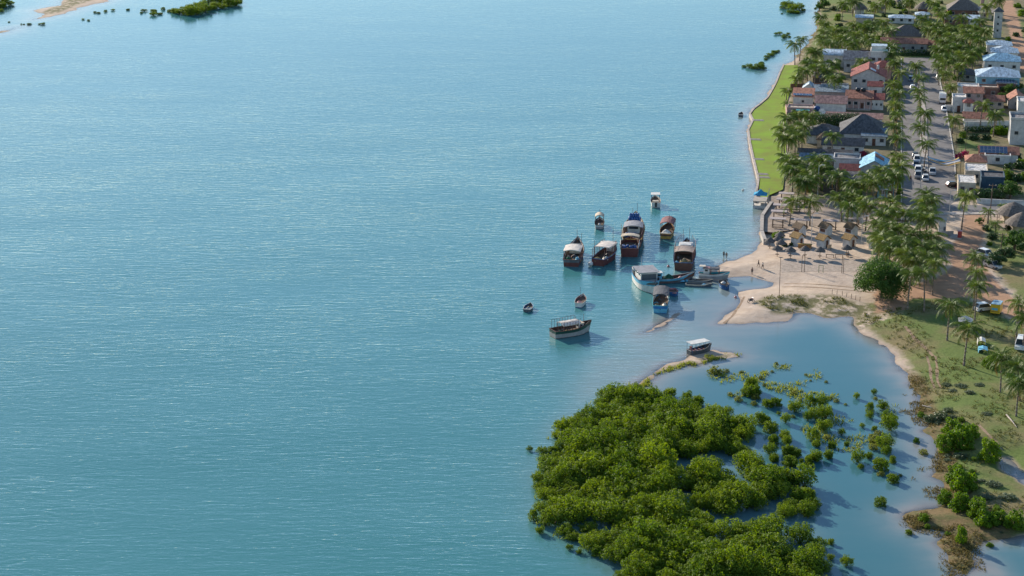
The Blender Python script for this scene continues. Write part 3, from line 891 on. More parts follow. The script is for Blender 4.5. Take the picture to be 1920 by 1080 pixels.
# ---- the broad tree by the beach and the round trees of the town
def tree_proto(name, seed, rad, h, nlob, nleaf, size, leafm):
    r = random.Random(seed)
    e = empty(name)
    bl = []
    for i in range(nlob):
        a, q = r.uniform(0, 6.28), rad * math.sqrt(r.uniform(0, .75))
        top = h * (1 - 0.5 * (q / rad) ** 2)
        rr = rad * r.uniform(.20, .34)
        bl.append((math.cos(a) * q, math.sin(a) * q, r.uniform(.28, 1.0) * (top - rr) + rr * .3, rr, rr * .8))
    t = MB()
    t.bar((0, 0, -.3), (0.1, 0, h * .28), .32, 8, .24)
    for b in bl[:14]:
        t.bar((0.1, 0, h * .26), (b[0] * .5, b[1] * .5, b[2] * .7), .14, 5, .08)
        t.bar((b[0] * .5, b[1] * .5, b[2] * .7), b[:3], .08, 5, .03)
    t.build('trunk', M_WOOD, e)
    leaves_on_blobs(bl, nleaf, size, seed + 5).build('crown', leafm, e)
    return e
BIGTREE = tree_proto('broad_tree', 500, 6.4, 9.8, 80, 17000, 0.20, M_TREE)
BIGTREE.location = G(1652, 557)
tag(BIGTREE, 'broad bushy green tree at the landward edge of the beach', 'tree')
ROUND = [hide_proto(tree_proto('garden_tree', 520 + i, 3.0, 5.0, 22, 2600, 0.2, [M_TREE, M_DARKLEAF][i])) for i in range(2)]
for px, py, w, k, lab in [(1894, 372, 46, 0, 'round clipped tree behind the white roadside wall'), (1902, 470, 56, 0, 'bright green tree right of the sandy track'), (1868, 500, 40, 1, 'dark green tree beside the parked cars on the track'), (1885, 490, 40, 1, 'dark tree between the track and the bright green tree'),
                          (1697, 20, 32, 1, 'dark rounded tree among the far huts'), (1545, 16, 26, 0, 'dark green tree on the far shore point'), (1536, 20, 18, 0, 'shore tree leaning over the far water'), (1562, 20, 14, 1, 'dark hedge tree behind the far lawn'), (1578, 21, 16, 1, 'dark clipped tree at the far lawn'),
                          (1890, 178, 30, 0, 'leafy tree beside the house with the solar roof'), (1906, 172, 26, 0, 'leafy tree right of the solar house'), (1880, 190, 24, 0, 'leafy tree over the brown courtyard'), (1836, 420, 18, 0, 'small spreading tree at the roadside median'), (1672, 12, 18, 1, 'dark tree between the two far thatched huts')]:
    p = G(px, py); s = w * mpp(py) / 6.0
    copy_tree(ROUND[k], p, rnd.uniform(0, 6), (s, s, s * .95), lab, 'trees of the town gardens', 'tree')

# ------------------------------------------------------------------ boats
def paint(name, c, rough=0.55, var=0.22):
    return mat('paint_' + name, c, rough, var, 1.2, 0.1, 10.0, 0.35)
PT = {'red': (0.125, 0.038, 0.034), 'brown': (0.12, 0.055, 0.04), 'blue': (0.02, 0.10, 0.26), 'bright_blue': (0.02, 0.17, 0.42), 'sky_blue': (0.12, 0.40, 0.55), 'green': (0.012, 0.06, 0.045), 'white': (0.62, 0.60, 0.56), 'grey': (0.32, 0.31, 0.30),
      'dark': (0.035, 0.035, 0.04), 'yellow': (0.45, 0.27, 0.06), 'maroon': (0.22, 0.10, 0.10), 'cream': (0.55, 0.48, 0.38), 'pink': (0.50, 0.22, 0.22), 'charcoal': (0.07, 0.075, 0.08), 'teal': (0.05, 0.35, 0.42), 'slate': (0.10, 0.115, 0.13)}
def PM(k): return paint(k, PT[k])
M_DECK = mat('worn_deck_planks', (0.15, 0.105, 0.075), 0.85, 0.4, 2.5, 0.2, 8, stretch=(1, 6, 1))
M_CANVAS = {k: mat('canvas_' + k, c, 0.9, 0.2, 1.6, 0.3, 3.0, 0.1) for k, c in dict(white=(0.62, 0.56, 0.50), grey=(0.30, 0.30, 0.32), beige=(0.52, 0.44, 0.34), maroon=(0.24, 0.13, 0.13), dark=(0.12, 0.125, 0.135), brown=(0.36, 0.29, 0.25), blue=(0.05, 0.28, 0.45)).items()}
M_NET = mat('fishing_net', (0.30, 0.24, 0.12), 0.95, 0.5, 3.0, 0.6, 9.0, 0.1)
M_NETG = mat('green_fishing_net', (0.03, 0.12, 0.08), 0.95, 0.5, 3.0, 0.6, 9.0, 0.1)
M_POST = mat('painted_post', (0.20, 0.10, 0.09), 0.7, 0.3)

def hull_section(L, B, D, f, transom, sheer, draft):
    """half beam and deck height along the hull, f from 0 (stern) to 1 (bow)"""
    if f < 0.5:
        b = B / 2 * (transom + (1 - transom) * math.sin(min(1, f / 0.5) * math.pi / 2))
    else:
        b = B / 2 * max(0.015, (1 - ((f - 0.5) / 0.5) ** 2.3))
    top = D + sheer * (max(0, f - 0.35) / 0.65) ** 2 + 0.12 * sheer * (1 - f) ** 2
    return b, top

def boat(name, label, px, py, heading, L, B, D, hull, rim, transom=0.8, sheer=0.8, inner=None, stripe=None, at_z=None, tilt=0.0, group='boats moored off the beach', cat='boat', bottom=None, deck_drop=None):
    if deck_drop is None: deck_drop = 0.8 if L > 9 else 0.45
    """heading: degrees clockwise from straight away from the camera; px, py: middle of the waterline"""
    p = P(px, py, 0.0) if at_z is None else G(px, py)
    rz = -R(heading)
    e = empty(name, (p.x, p.y, (0 if at_z is None else p.z + at_z)), rz, label, cat, group)
    e.rotation_euler = (0, tilt, rz)
    N = 14
    draft = 0.55 if L > 7 else 0.25
    prof = [(0.35, -draft), (0.78, -draft * .55), (0.93, 0.10), (0.98, 0.62), (1.03, 1.0)]     # (share of half beam, height or share of the deck height)
    rows = []
    for i in range(N + 1):
        f = i / N
        b, top = hull_section(L, B, D, f, transom, sheer, draft)
        yy = (f - 0.5) * L + (0.04 * L * (f > 0.96))
        rake = 0.08 * L * max(0, f - .7) / .3
        row = []
        for s, h in prof:
            z = h if h < 0.2 else top * h
            k = (z + draft) / (top + draft)
            row.append((b * s, yy + rake * (k - .6), z))
        rows.append(row)
    hb, st, bt = MB(), MB(), MB()
    m = len(prof)
    for i in range(N):
        for j in range(m - 1):
            tgt = bt if (j == 0 or j == 1) else (st if (stripe and j == 3) else hb)
            a, b2, c, d = rows[i][j], rows[i + 1][j], rows[i + 1][j + 1], rows[i][j + 1]
            tgt.face([a, b2, c, d])
            tgt.face([(-a[0], a[1], a[2]), (-d[0], d[1], d[2]), (-c[0], c[1], c[2]), (-b2[0], b2[1], b2[2])])
    r0 = rows[0]
    for j in range(m - 1):
        a, d = r0[j], r0[j + 1]
        tgt = bt if j <= 1 else (st if (stripe and j == 3) else hb)
        tgt.face([(-a[0], a[1], a[2]), (a[0], a[1], a[2]), (d[0], d[1], d[2]), (-d[0], d[1], d[2])])
    hb.build('hull', PM(hull), e)
    bt.build('hull_bottom', PM(bottom or hull), e)
    if stripe:
        st.build('hull_stripe', PM(stripe), e)
    # inner side, deck and gunwale
    dk, inn, gw = MB(), MB(), MB()
    for i in range(N):
        a, b2 = rows[i][-1], rows[i + 1][-1]
        za, zb = a[2] - deck_drop, b2[2] - deck_drop
        fa, fb = 0.93, 0.93
        dk.face([(-a[0] * fa, a[1], za), (a[0] * fa, a[1], za), (b2[0] * fb, b2[1], zb), (-b2[0] * fb, b2[1], zb)])
        for s in (-1, 1):
            inn.face([(s * a[0] * .95, a[1], a[2]), (s * b2[0] * .95, b2[1], b2[2]), (s * b2[0] * fb, b2[1], zb), (s * a[0] * fa, a[1], za)])
            q = [(s * a[0] * 1.04, a[1], a[2] + .02), (s * b2[0] * 1.04, b2[1], b2[2] + .02)]
            w = 0.10 if L > 7 else 0.06
            q2 = [(s * max(0, a[0] * 1.04 - w), a[1], a[2] + .02), (s * max(0, b2[0] * 1.04 - w), b2[1], b2[2] + .02)]
            up = 0.09 if L > 7 else .05
            gw.face([(x, y, z + up) for x, y, z in (q[0], q[1], q2[1], q2[0])])
            gw.face([q[0], q[1], (q[1][0], q[1][1], q[1][2] + up), (q[0][0], q[0][1], q[0][2] + up)])
            gw.face([q2[0], q2[1], (q2[1][0], q2[1][1], q2[1][2] + up), (q2[0][0], q2[0][1], q2[0][2] + up)])
    a = rows[0][-1]
    inn.face([(-a[0] * .95, a[1] + .08, a[2]), (a[0] * .95, a[1] + .08, a[2]), (a[0] * .93, a[1] + .08, a[2] - deck_drop), (-a[0] * .93, a[1] + .08, a[2] - deck_drop)])
    gw.box(-a[0] * 1.04, a[0] * 1.04, a[1] - .06, a[1] + .10, a[2] + .01, a[2] + .10)
    dk.build('deck', M_DECK, e)
    inn.build('inner_side', PM(inner or rim), e)
    gw.build('gunwale', PM(rim), e)
    e['len'] = L
    return e, rows

def deck_z(rows, L, y, drop=0.8):
    f = min(1, max(0, y / L + .5)); i = min(len(rows) - 2, int(f * (len(rows) - 1)))
    return rows[i][-1][2] - drop

def canopy(e, y0, y1, w, z, m, arch=0.25, posts=3, post_z=0.8, pm=None, ov=0.1, sag=0.0, name='canopy'):
    cb = MB()
    n = 8; ny = 5
    pts = [[None] * (n + 1) for _ in range(ny + 1)]
    r = random.Random(int(abs(y0) * 100 + w * 10))
    for j in range(ny + 1):
        yy = y0 + (y1 - y0) * j / ny
        for i in range(n + 1):
            x = -w / 2 + w * i / n
            zz = z + arch * (1 - (2 * x / w) ** 2) + r.uniform(-.03, .03) - sag * math.sin(math.pi * j / ny)
            pts[j][i] = (x, yy, zz)
    for j in range(ny):
        for i in range(n):
            a, b, c, d = pts[j][i], pts[j][i + 1], pts[j + 1][i + 1], pts[j + 1][i]
            cb.face([a, b, c, d])
            cb.face([(q[0], q[1], q[2] - .06) for q in (d, c, b, a)])
    for i in range(n):
        for j in (0, ny):
            a, b = pts[j][i], pts[j][i + 1]
            cb.face([a, b, (b[0], b[1], b[2] - .16), (a[0], a[1], a[2] - .16)])
    for j in range(ny):
        for i in (0, n):
            a, b = pts[j][i], pts[j + 1][i]
            cb.face([a, b, (b[0], b[1], b[2] - .20), (a[0], a[1], a[2] - .20)])
    cb.build(name, m, e)
    for k in range(posts):
        yy = y0 + .15 + (y1 - y0 - .3) * k / max(1, posts - 1)
        for s in (-1, 1):
            MB().bar((s * (w / 2 - .12), yy, post_z), (s * (w / 2 - .12), yy, z + .05), .06, 5).build('post', pm or M_POST, e)

def cabin(e, y0, y1, w, z0, z1, wall, roofm, windows=True, ov=0.15):
    c = MB().box(-w / 2, w / 2, y0, y1, z0, z1).build('cabin', wall, e)
    MB().box(-w / 2 - ov, w / 2 + ov, y0 - ov, y1 + ov, z1 + .004, z1 + .12).build('cabin_roof', roofm, e)
    if windows:
        zz = z0 + (z1 - z0) * .58
        hh = (z1 - z0) * .28
        for s in (-1, 1):
            MB().box(s * w / 2 - .02, s * w / 2 + .02, y0 + .3, y1 - .3, zz, zz + hh).build('window', mat('dark_glass', (0.03, 0.04, 0.05), 0.15, 0.2, spec=.6), c)
        MB().box(-w * .38, w * .38, y0 - .02, y0 + .02, zz, zz + hh).build('window', MATS['dark_glass'], c)

def heap(e, name, x, y, z, rx, ry, h, m, seed=1):
    r = random.Random(seed)
    mb = MB(); n = 10; rings = 4
    pts = [[(x + math.cos(2 * math.pi * k / n) * rx * (1 - j / rings) ** .6 * r.uniform(.85, 1.15), y + math.sin(2 * math.pi * k / n) * ry * (1 - j / rings) ** .6 * r.uniform(.85, 1.15), z + h * (j / rings) ** .8 * r.uniform(.85, 1.1)) for k in range(n)] for j in range(rings)]
    top = (x, y, z + h * 1.05)
    for j in range(rings - 1):
        for k in range(n):
            k2 = (k + 1) % n
            mb.face([pts[j][k], pts[j][k2], pts[j + 1][k2], pts[j + 1][k]])
    for k in range(n):
        mb.face([pts[-1][k], pts[-1][(k + 1) % n], top])
    return mb.build(name, m, e)

def mast(e, x, y, z0, z1, r=.06, name='mast', m=None):
    MB().bar((x, y, z0), (x, y, z1), r, 5, r * .7).build(name, m or M_POST, e)

def rail(e, rows, y0, y1, h, n, L, m=None):
    """row of stanchions with a top bar along each side"""
    for s in (-1, 1):
        last = None
        for k in range(n + 1):
            y = y0 + (y1 - y0) * k / n
            f = y / L + .5
            i = min(len(rows) - 1, max(0, int(round(f * (len(rows) - 1)))))
            x, zz = rows[i][-1][0] * .97 * s, rows[i][-1][2]
            MB().bar((x, y, zz), (x, y, zz + h), .045, 4).build('rail_post', m or M_POST, e)
            if last: MB().bar(last, (x, y, zz + h), .035, 4).build('rail_bar', m or M_POST, e)
            last = (x, y, zz + h)

BLUE_PLASTIC = mat('blue_plastic', (0.015, 0.09, 0.30), 0.4, 0.3, 2.0, spec=.5)
BARREL = None
def barrels(e, pts, where):
    """blue drums standing on a deck: things of their own"""
    global BARREL
    if BARREL is None:
        me = MB().lathe([(0.27, 0), (0.31, .06), (0.31, .30), (0.33, .33), (0.31, .36), (0.31, .62), (0.33, .65), (0.31, .68), (0.31, .9), (0.27, .96)], 10).mesh('barrel', BLUE_PLASTIC, True)
        BARREL = me
    mw = Matrix.Translation(e.location) @ e.rotation_euler.to_matrix().to_4x4()
    for x, y, z in pts:
        o = bpy.data.objects.new('barrel', BARREL); COL.objects.link(o)
        o.location = mw @ Vector((x, y, z)); o.rotation_euler = (0, 0, rnd.uniform(0, 6))
        tag(o, 'blue plastic drum ' + where, 'barrel', 'blue drums ' + where)

# 1 dark red trawler, white canopy, leftmost of the stern-on pair
e, rw = boat('fishing_boat', 'dark red fishing boat with plain white canopy, left of the stern-on pair', 1077, 485, 8, 14.5, 4.3, 1.5, 'red', 'red', .86, 1.8, 'white', 'slate', bottom='slate')
canopy(e, -6.0, -0.6, 4.1, 3.5, M_CANVAS['white'], .35, 3, 1.2)
cabin(e, 0.2, 2.4, 2.4, 1.2, 3.0, PM('cream'), PM('charcoal'))
heap(e, 'rope_pile', -.7, 3.6, 1.5, .8, .9, .9, M_NET, 31)
heap(e, 'tarpaulin_bundle', .8, 4.4, 1.6, .9, .8, .8, M_CANVAS['grey'], 3)
mast(e, .2, 3.7, 3.4, 6.4); mast(e, 1.2, 4.4, 2.0, 5.2)
heap(e, 'net_pile', -1.0, -4.4, 1.05, .9, .8, .6, M_NETG, 4); heap(e, 'ice_box', 1.2, -4.8, 1.05, .6, .6, .9, PM('sky_blue'), 5)
def clutter(e, L, B, y0, y1, z, n, seed):
    r = random.Random(seed)
    for k in range(n):
        m = r.choice([PM('charcoal'), PM('slate'), M_NETG, PM('brown'), PM('sky_blue'), M_NET, PM('dark'), PM('grey')])
        heap(e, r.choice(['net_pile', 'crate_pile', 'rope_coil']), r.uniform(-B, B) * .36, r.uniform(y0, y1), z, r.uniform(.3, .7), r.uniform(.3, .7), r.uniform(.3, .8), m, seed * 10 + k)
clutter(e, 14.5, 4.3, -6.6, -1.0, .7, 9, 51)
# 2 blue-railed one beside it
e, rw = boat('fishing_boat', 'dark red fishing boat with blue gunwale and net-hung white canopy', 1136, 487, 22, 11.5, 3.9, 1.5, 'red', 'blue', .8, 1.1, 'brown', None, bottom='brown')
canopy(e, -2.8, 2.6, 4.0, 3.8, M_CANVAS['white'], .2, 4, 1.2)
rail(e, rw, -5.4, 3.0, 2.3, 9, 11.5)
heap(e, 'net_pile', -.5, -4.8, 1.1, 1.3, 1.0, .8, M_NET, 7); heap(e, 'net_pile', 1.1, -3.6, 1.1, .8, .8, .6, PM('cream'), 8)
cabin(e, 3.0, 4.8, 1.9, 1.3, 3.2, PM('white'), PM('red'), True)
mast(e, 0, 5.0, 1.6, 7.0); mast(e, -1.9, -3, 1.5, 5.4)
MB().lathe([(.25, -.4), (.55, -.3), (.6, 0), (.5, .35), (.2, .5)], 9, (-1.6, -6.2, .45)).build('fender', PM('white'), e, True)
clutter(e, 11.5, 3.9, -4.8, 2.4, .7, 9, 52)
# 3 large boat with blue drums and grey canopy, and the smaller one lying astern of it
e, rw = boat('fishing_boat', 'largest fishing boat, grey ridged canopy and blue drums on bow and stern', 1188, 446, 6, 19.0, 5.2, 1.9, 'brown', 'yellow', .82, 2.2, 'cream', 'red', bottom='brown')
canopy(e, -3.8, 1.2, 4.8, 3.7, M_CANVAS['grey'], .5, 4, 1.6)
cabin(e, -1.4, 0.8, 3.0, 1.5, 3.5, PM('white'), PM('slate'))
rail(e, rw, -9.0, -4.0, 1.2, 4, 19.0)
barrels(e, [(-1.25 + .63 * i, 4.0 + .65 * j, deck_z(rw, 19.0, 4.4) + .5) for i in range(5) for j in range(2)] + [(-1.25 + .63 * i, 4.0 + .65 * j, deck_z(rw, 19.0, 4.4) + 1.47) for i in range(5) for j in range(2)] + [(-1.0 + .63 * i, 4.3, deck_z(rw, 19.0, 4.4) + 2.44) for i in range(4)], 'on the bow of the largest fishing boat')
barrels(e, [(-1.5 + .7 * i, -4.9 - .75 * j, deck_z(rw, 19.0, -5) + .4) for i in range(4) for j in range(2)], 'on the stern deck of the largest fishing boat')
mast(e, -.6, 6.6, 2.0, 6.0); mast(e, .5, 6.9, 2.2, 7.2)
clutter(e, 19, 5.2, -8.6, -3.8, 1.1, 9, 53)
e, rw = boat('fishing_boat', 'dark red fishing boat with beige rolled awning, close astern of the largest boat', 1181, 472, 5, 9.5, 4.6, 2.0, 'red', 'brown', .9, .4, 'brown', None, bottom='red')
canopy(e, -.6, 1.6, 4.5, 3.9, M_CANVAS['beige'], .4, 2, 1.8)
rail(e, rw, -4.5, 0.0, 1.0, 5, 9.5, PM('white'))
barrels(e, [(x_, -2.6 - .7 * (k_ % 2), deck_z(rw, 9.5, -2.6) + .25) for k_, x_ in enumerate((-1.5, -1.1, -.5, .3, .9, 1.4))], 'under the beige awning of the stern boat')
mast(e, -2.2, .8, 2.0, 6.6, .1, 'net_pole', PM('cream'))
clutter(e, 9.5, 4.6, -4.0, .4, 1.4, 7, 54)
# 4 maroon canopy
e, rw = boat('fishing_boat', 'small yellow-sided boat with arched maroon canopy and white cover', 1251, 440, 10, 9.0, 3.4, 1.2, 'yellow', 'yellow', .78, .8, 'brown', 'brown', bottom='brown')
canopy(e, -1.8, 4.0, 3.5, 3.2, M_CANVAS['maroon'], .6, 3, 1.0)
heap(e, 'white_cover', 0, -2.8, 1.0, 1.3, .7, 1.1, PM('white'), 9); MB().box(-1.3, 1.3, -4.1, -3.7, .8, 1.5).build('stern_locker', PM('white'), e)
mast(e, .3, 1.0, 3.4, 5.0)
clutter(e, 9, 3.4, -3.6, 2.5, .7, 6, 55)
# 5 brown canopy, big heaps of net
e, rw = boat('fishing_boat', 'brown fishing boat with striped canopy and heaped yellow nets on the stern', 1284, 491, 8, 15.5, 4.9, 1.7, 'brown', 'blue', .84, 1.9, 'brown', None, bottom='red')
canopy(e, -4.0, 0.8, 4.7, 3.5, M_CANVAS['brown'], .35, 4, 1.3, sag=.15)
cabin(e, 1.2, 4.4, 2.8, 1.5, 3.5, PM('brown'), PM('white'), True, .25)
MB().box(-1.3, 1.3, 1.5, 4.2, 3.65, 3.8).build('roof_hatch', PM('white'), e)
rail(e, rw, -7.2, 5.4, 2.3, 12, 15.5)
heap(e, 'net_pile', .1, -5.8, 1.25, 1.2, .9, 1.1, M_NET, 10); heap(e, 'net_pile', 1.5, -5.6, 1.25, .7, .8, .7, M_NET, 11); heap(e, 'sack_pile', -1.6, -5.8, 1.25, .7, .8, .6, PM('sky_blue'), 12)
mast(e, -.8, 5.4, 2.0, 6.6); mast(e, .7, 5.6, 2.0, 7.0); mast(e, -2.4, -5.4, 1.6, 5.0)
clutter(e, 15.5, 4.9, -6.8, .4, .9, 9, 56)
# 6 white boat, bow to the camera
e, rw = boat('fishing_boat', 'white fishing boat with blue band and grey roof, bow towards the camera', 1213, 538, 168, 12, 5.0, 2.1, 'white', 'blue', .8, 1.0, 'charcoal', 'sky_blue', bottom='brown')
cabin(e, -3.4, 1.6, 3.9, 1.8, 3.9, PM('white'), M_CANVAS['grey'], True, .45)
MB().box(-1.7, 1.7, 1.62, 1.7, 2.2, 3.5).build('wheelhouse_front', PM('slate'), e)
rail(e, rw, -5.6, -3.4, 1.1, 4, 12, PM('white'))
heap(e, 'net_pile', -.4, 3.6, 1.8, 1.2, .9, .6, PM('cream'), 13); mast(e, .3, -3.8, 2.0, 6.2, .06, 'mast', PM('white'))
clutter(e, 14, 5.2, 2.2, 5.2, 1.5, 7, 57)
# 7 long low boat broadside
e, rw = boat('fishing_boat', 'long low grey-blue boat with green net heap and blue wheelhouse', 1258, 529, 80, 9.6, 2.6, 1.0, 'slate', 'grey', .7, 1.1, 'brown', 'sky_blue', bottom='charcoal')
cabin(e, -3.9, -2.3, 1.5, .8, 2.5, PM('sky_blue'), PM('white'), True)
heap(e, 'green_net_pile', 0, -.6, 0.6, .9, 1.4, 1.4, M_NETG, 14); heap(e, 'sack_pile', .1, 2.2, .8, .6, .7, .6, PM('pink'), 15); mast(e, 0, -1.7, .8, 2.8, .08, 'net_pole', PM('cream'))
clutter(e, 9.6, 2.6, -2.0, 3.6, .35, 8, 58)
# 8 two light punts pulled up on the shoal
e, rw = boat('punt', 'pale flat punt on the shoal, nearest of the two low punts', 1309, 536, 98, 5.6, 1.7, .5, 'slate', 'cream', .8, .35, 'slate', 'cream', at_z=-.12, group='punts on the shoal')
heap(e, 'folded_cover', 0, 1.4, .3, .5, .8, .45, PM('sky_blue'), 16)
e, rw = boat('punt', 'grey flat punt on the shoal, behind the pale one', 1312, 529, 102, 5.4, 1.7, .55, 'grey', 'cream', .8, .35, 'charcoal', None, at_z=-.1, group='punts on the shoal')
MB().box(-.6, .6, -1.9, -.9, .15, .8).build('engine_box', PM('charcoal'), e)
# 9 white boat aground
e, rw = boat('fishing_boat', 'white boat aground on the sand with slanted wheelhouse and grey awning', 1337, 520, 100, 6.6, 2.3, 1.15, 'grey', 'maroon', .5, .7, 'teal', 'white', at_z=-.25, bottom='pink', group='boats lying on the sand')
cabin(e, -2.2, -.9, 1.4, .9, 2.5, PM('white'), PM('maroon'), True)
canopy(e, -.7, 1.5, 1.9, 2.5, M_CANVAS['dark'], .15, 2, 1.0)
MB().box(-.7, .7, -3.2, -1.8, 2.85, 2.95).build('bow_awning', PM('cream'), e)
# 10 dark dinghy
e, rw = boat('dinghy', 'dark blue dinghy with pale bow cover at the pool mouth', 1358, 539, 175, 5.0, 2.2, .9, 'blue', 'charcoal', .75, .45, 'charcoal', None, group='dinghies', deck_drop=.3)
heap(e, 'bow_cover', 0, -1.2, .7, .6, .7, .5, PM('white'), 17)
# 11 blue dinghy with pink inside
e, rw = boat('dinghy', 'small blue dinghy with pink inside, afloat behind the blue canopy boat', 1263, 552, 176, 4.0, 2.0, .75, 'blue', 'pink', .7, .4, 'pink', None, group='dinghies', deck_drop=.3)
# 12 blue boat with dark canopy
e, rw = boat('fishing_boat', 'bright blue boat with dark canopy, stern to the sandbar', 1239, 574, 6, 10.5, 3.5, 1.5, 'sky_blue', 'teal', .86, .8, 'white', 'bright_blue', bottom='bright_blue')
canopy(e, -2.6, 4.0, 3.5, 3.2, M_CANVAS['dark'], .45, 3, 1.2, PM('white'))
heap(e, 'net_pile', -.8, -3.6, 1.1, .8, .6, .4, PM('charcoal'), 18); heap(e, 'white_sacks', .9, -3.2, 1.1, .6, .9, .7, PM('cream'), 19)
MB().lathe([(.2, -.02), (.2, .02)], 8, (0, 0, 0)).build('stern_port', PM('dark'), e).location = (0, -5.28, .95)
clutter(e, 10.5, 3.5, -4.6, 3.0, .7, 9, 59)
# 13 small skiff with mast
e, rw = boat('skiff', 'small skiff with white and blue sides, red inside and thin mast', 1089, 570, 12, 5.6, 2.3, .95, 'white', 'cream', .72, .55, 'maroon', None, bottom='blue', group='dinghies', deck_drop=.35)
mast(e, -.3, 1.0, .5, 3.6, .04); heap(e, 'sacks', -.2, -.9, .6, .7, .8, .4, PM('pink'), 20)
# 14 small blue dinghy far left
e, rw = boat('dinghy', 'small blue and white dinghy floating farthest left', 991, 580, 12, 4.2, 1.9, .6, 'slate', 'white', .82, .25, 'blue', None, group='dinghies', deck_drop=.28)
MB().box(-.8, .8, -.3, 0, .28, .36).build('thwart', PM('sky_blue'), e); MB().box(-.75, .75, .9, 1.15, .30, .38).build('thwart', PM('sky_blue'), e); MB().bar((-.4, -1.4, .4), (-.1, .6, .5), .05).build('oar', PM('white'), e)
# 15 green hull
e, rw = boat('fishing_boat', 'green and pale grey fishing boat with railed deck and white awning, nearest the camera', 1070, 627, 62, 8.8, 3.4, 1.45, 'grey', 'brown', .8, 1.0, 'brown', 'green', bottom='brown')
canopy(e, -2.6, 1.7, 3.0, 2.7, M_CANVAS['white'], .4, 3, 1.0)
cabin(e, 1.5, 2.7, 1.5, .9, 2.3, PM('white'), M_CANVAS['beige'])
rail(e, rw, -3.8, 1.6, 1.9, 8, 8.4)
heap(e, 'net_pile', -.2, -2.3, .7, .7, .9, .6, M_NETG, 21); heap(e, 'net_pile', .5, -1.2, .7, .6, .7, .7, M_NET, 22); mast(e, .4, 2.9, 1.4, 4.2); mast(e, -.7, 1.5, 1.0, 3.6); heap(e, 'rope_coil', 0, 3.2, 1.3, .5, .4, .3, PM('cream'), 23)
clutter(e, 7.9, 2.9, -3.4, 1.2, .55, 8, 60)
# 16 tour boat on the spit
e, rw = boat('tour_boat', 'open boat with flat white roof on posts, aground on the spit', 1311, 661, 60, 5.3, 2.1, .95, 'charcoal', 'grey', .72, .8, 'dark', None, at_z=-.15, group='boats lying on the sand')
MB().box(-1.05, 1.05, -2.6, 1.9, 2.55, 2.65).build('roof', PM('white'), e)
for yy in (-2.4, -1.35, -.3, .75, 1.75):
    for s in (-1, 1):
        MB().bar((s * .95, yy, .7), (s * .95, yy, 2.56), .045, 4).build('post', PM('blue'), e)
for yy in (-1.7, -.9, 0, .8):
    MB().box(-.75, .75, yy, yy + .3, .6, .9).build('bench', PM('maroon'), e)
MB().box(-.4, .15, -2.2, -1.8, .6, 1.8).build('locker', PM('maroon'), e)
# 17 white motor boat
e, rw = boat('motor_boat', 'white motor boat with raised hardtop, farthest up the anchorage', 1229, 384, 2, 6.6, 2.6, 1.2, 'white', 'white', .85, .6, 'cream', None, bottom='charcoal', deck_drop=.35)
MB().box(-1.2, 1.2, -.4, 2.2, 2.75, 2.87).build('hardtop', PM('white'), e)
for yy in (-.2, 2.0):
    for s in (-1, 1): MB().bar((s * 1.05, yy, 1.0), (s * 1.05, yy, 2.78), .05, 4).build('post', PM('blue'), e)
MB().box(-.8, .8, -2.4, -1.2, .9, 1.6).build('seat', PM('cream'), e); MB().box(-.25, .25, -3.6, -3.2, .3, 1.5).build('outboard_motor', PM('dark'), e)
# 18 small boat, beige roof
e, rw = boat('fishing_boat', 'small green-grey boat with peaked beige roof, left of the largest boat', 1124, 424, 4, 6.4, 2.4, 1.0, 'grey', 'green', .8, .55, 'charcoal', 'white', bottom='slate')
canopy(e, -1.2, 1.8, 2.3, 2.7, M_CANVAS['beige'], .6, 2, .9); mast(e, 0, 1.9, 1.0, 3.9, .1); heap(e, 'white_bundle', 0, -1.7, .7, .4, .4, .6, PM('white'), 24)
# 19 tiny boat off the lawn
e, rw = boat('rowing_boat', 'tiny dark rowing boat in the water off the green lawn', 1389, 217, 15, 3.6, 1.5, .6, 'slate', 'white', .7, .3, 'charcoal', None, group='dinghies', deck_drop=.28)
for px, py, lab in [(1393, 357, 'small orange mooring buoy in the water off the lawn'), (1253, 500, 'pale pink mooring buoy among the moored boats'), (1379, 558, 'white buoy lying at the edge of the sand')]:
    p = P(px, py)
    b = empty('mooring_buoy', (p.x, p.y, 0.0), 0, lab, 'buoy', 'mooring buoys')
    MB().lathe([(.08, -.3), (.28, -.15), (.34, .08), (.26, .3), (.08, .42)], 10).build('float', PM('pink' if px < 1390 else 'white'), b, True)
    MB().bar((0, 0, .4), (0, 0, .75), .03).build('eye', PM('dark'), b)

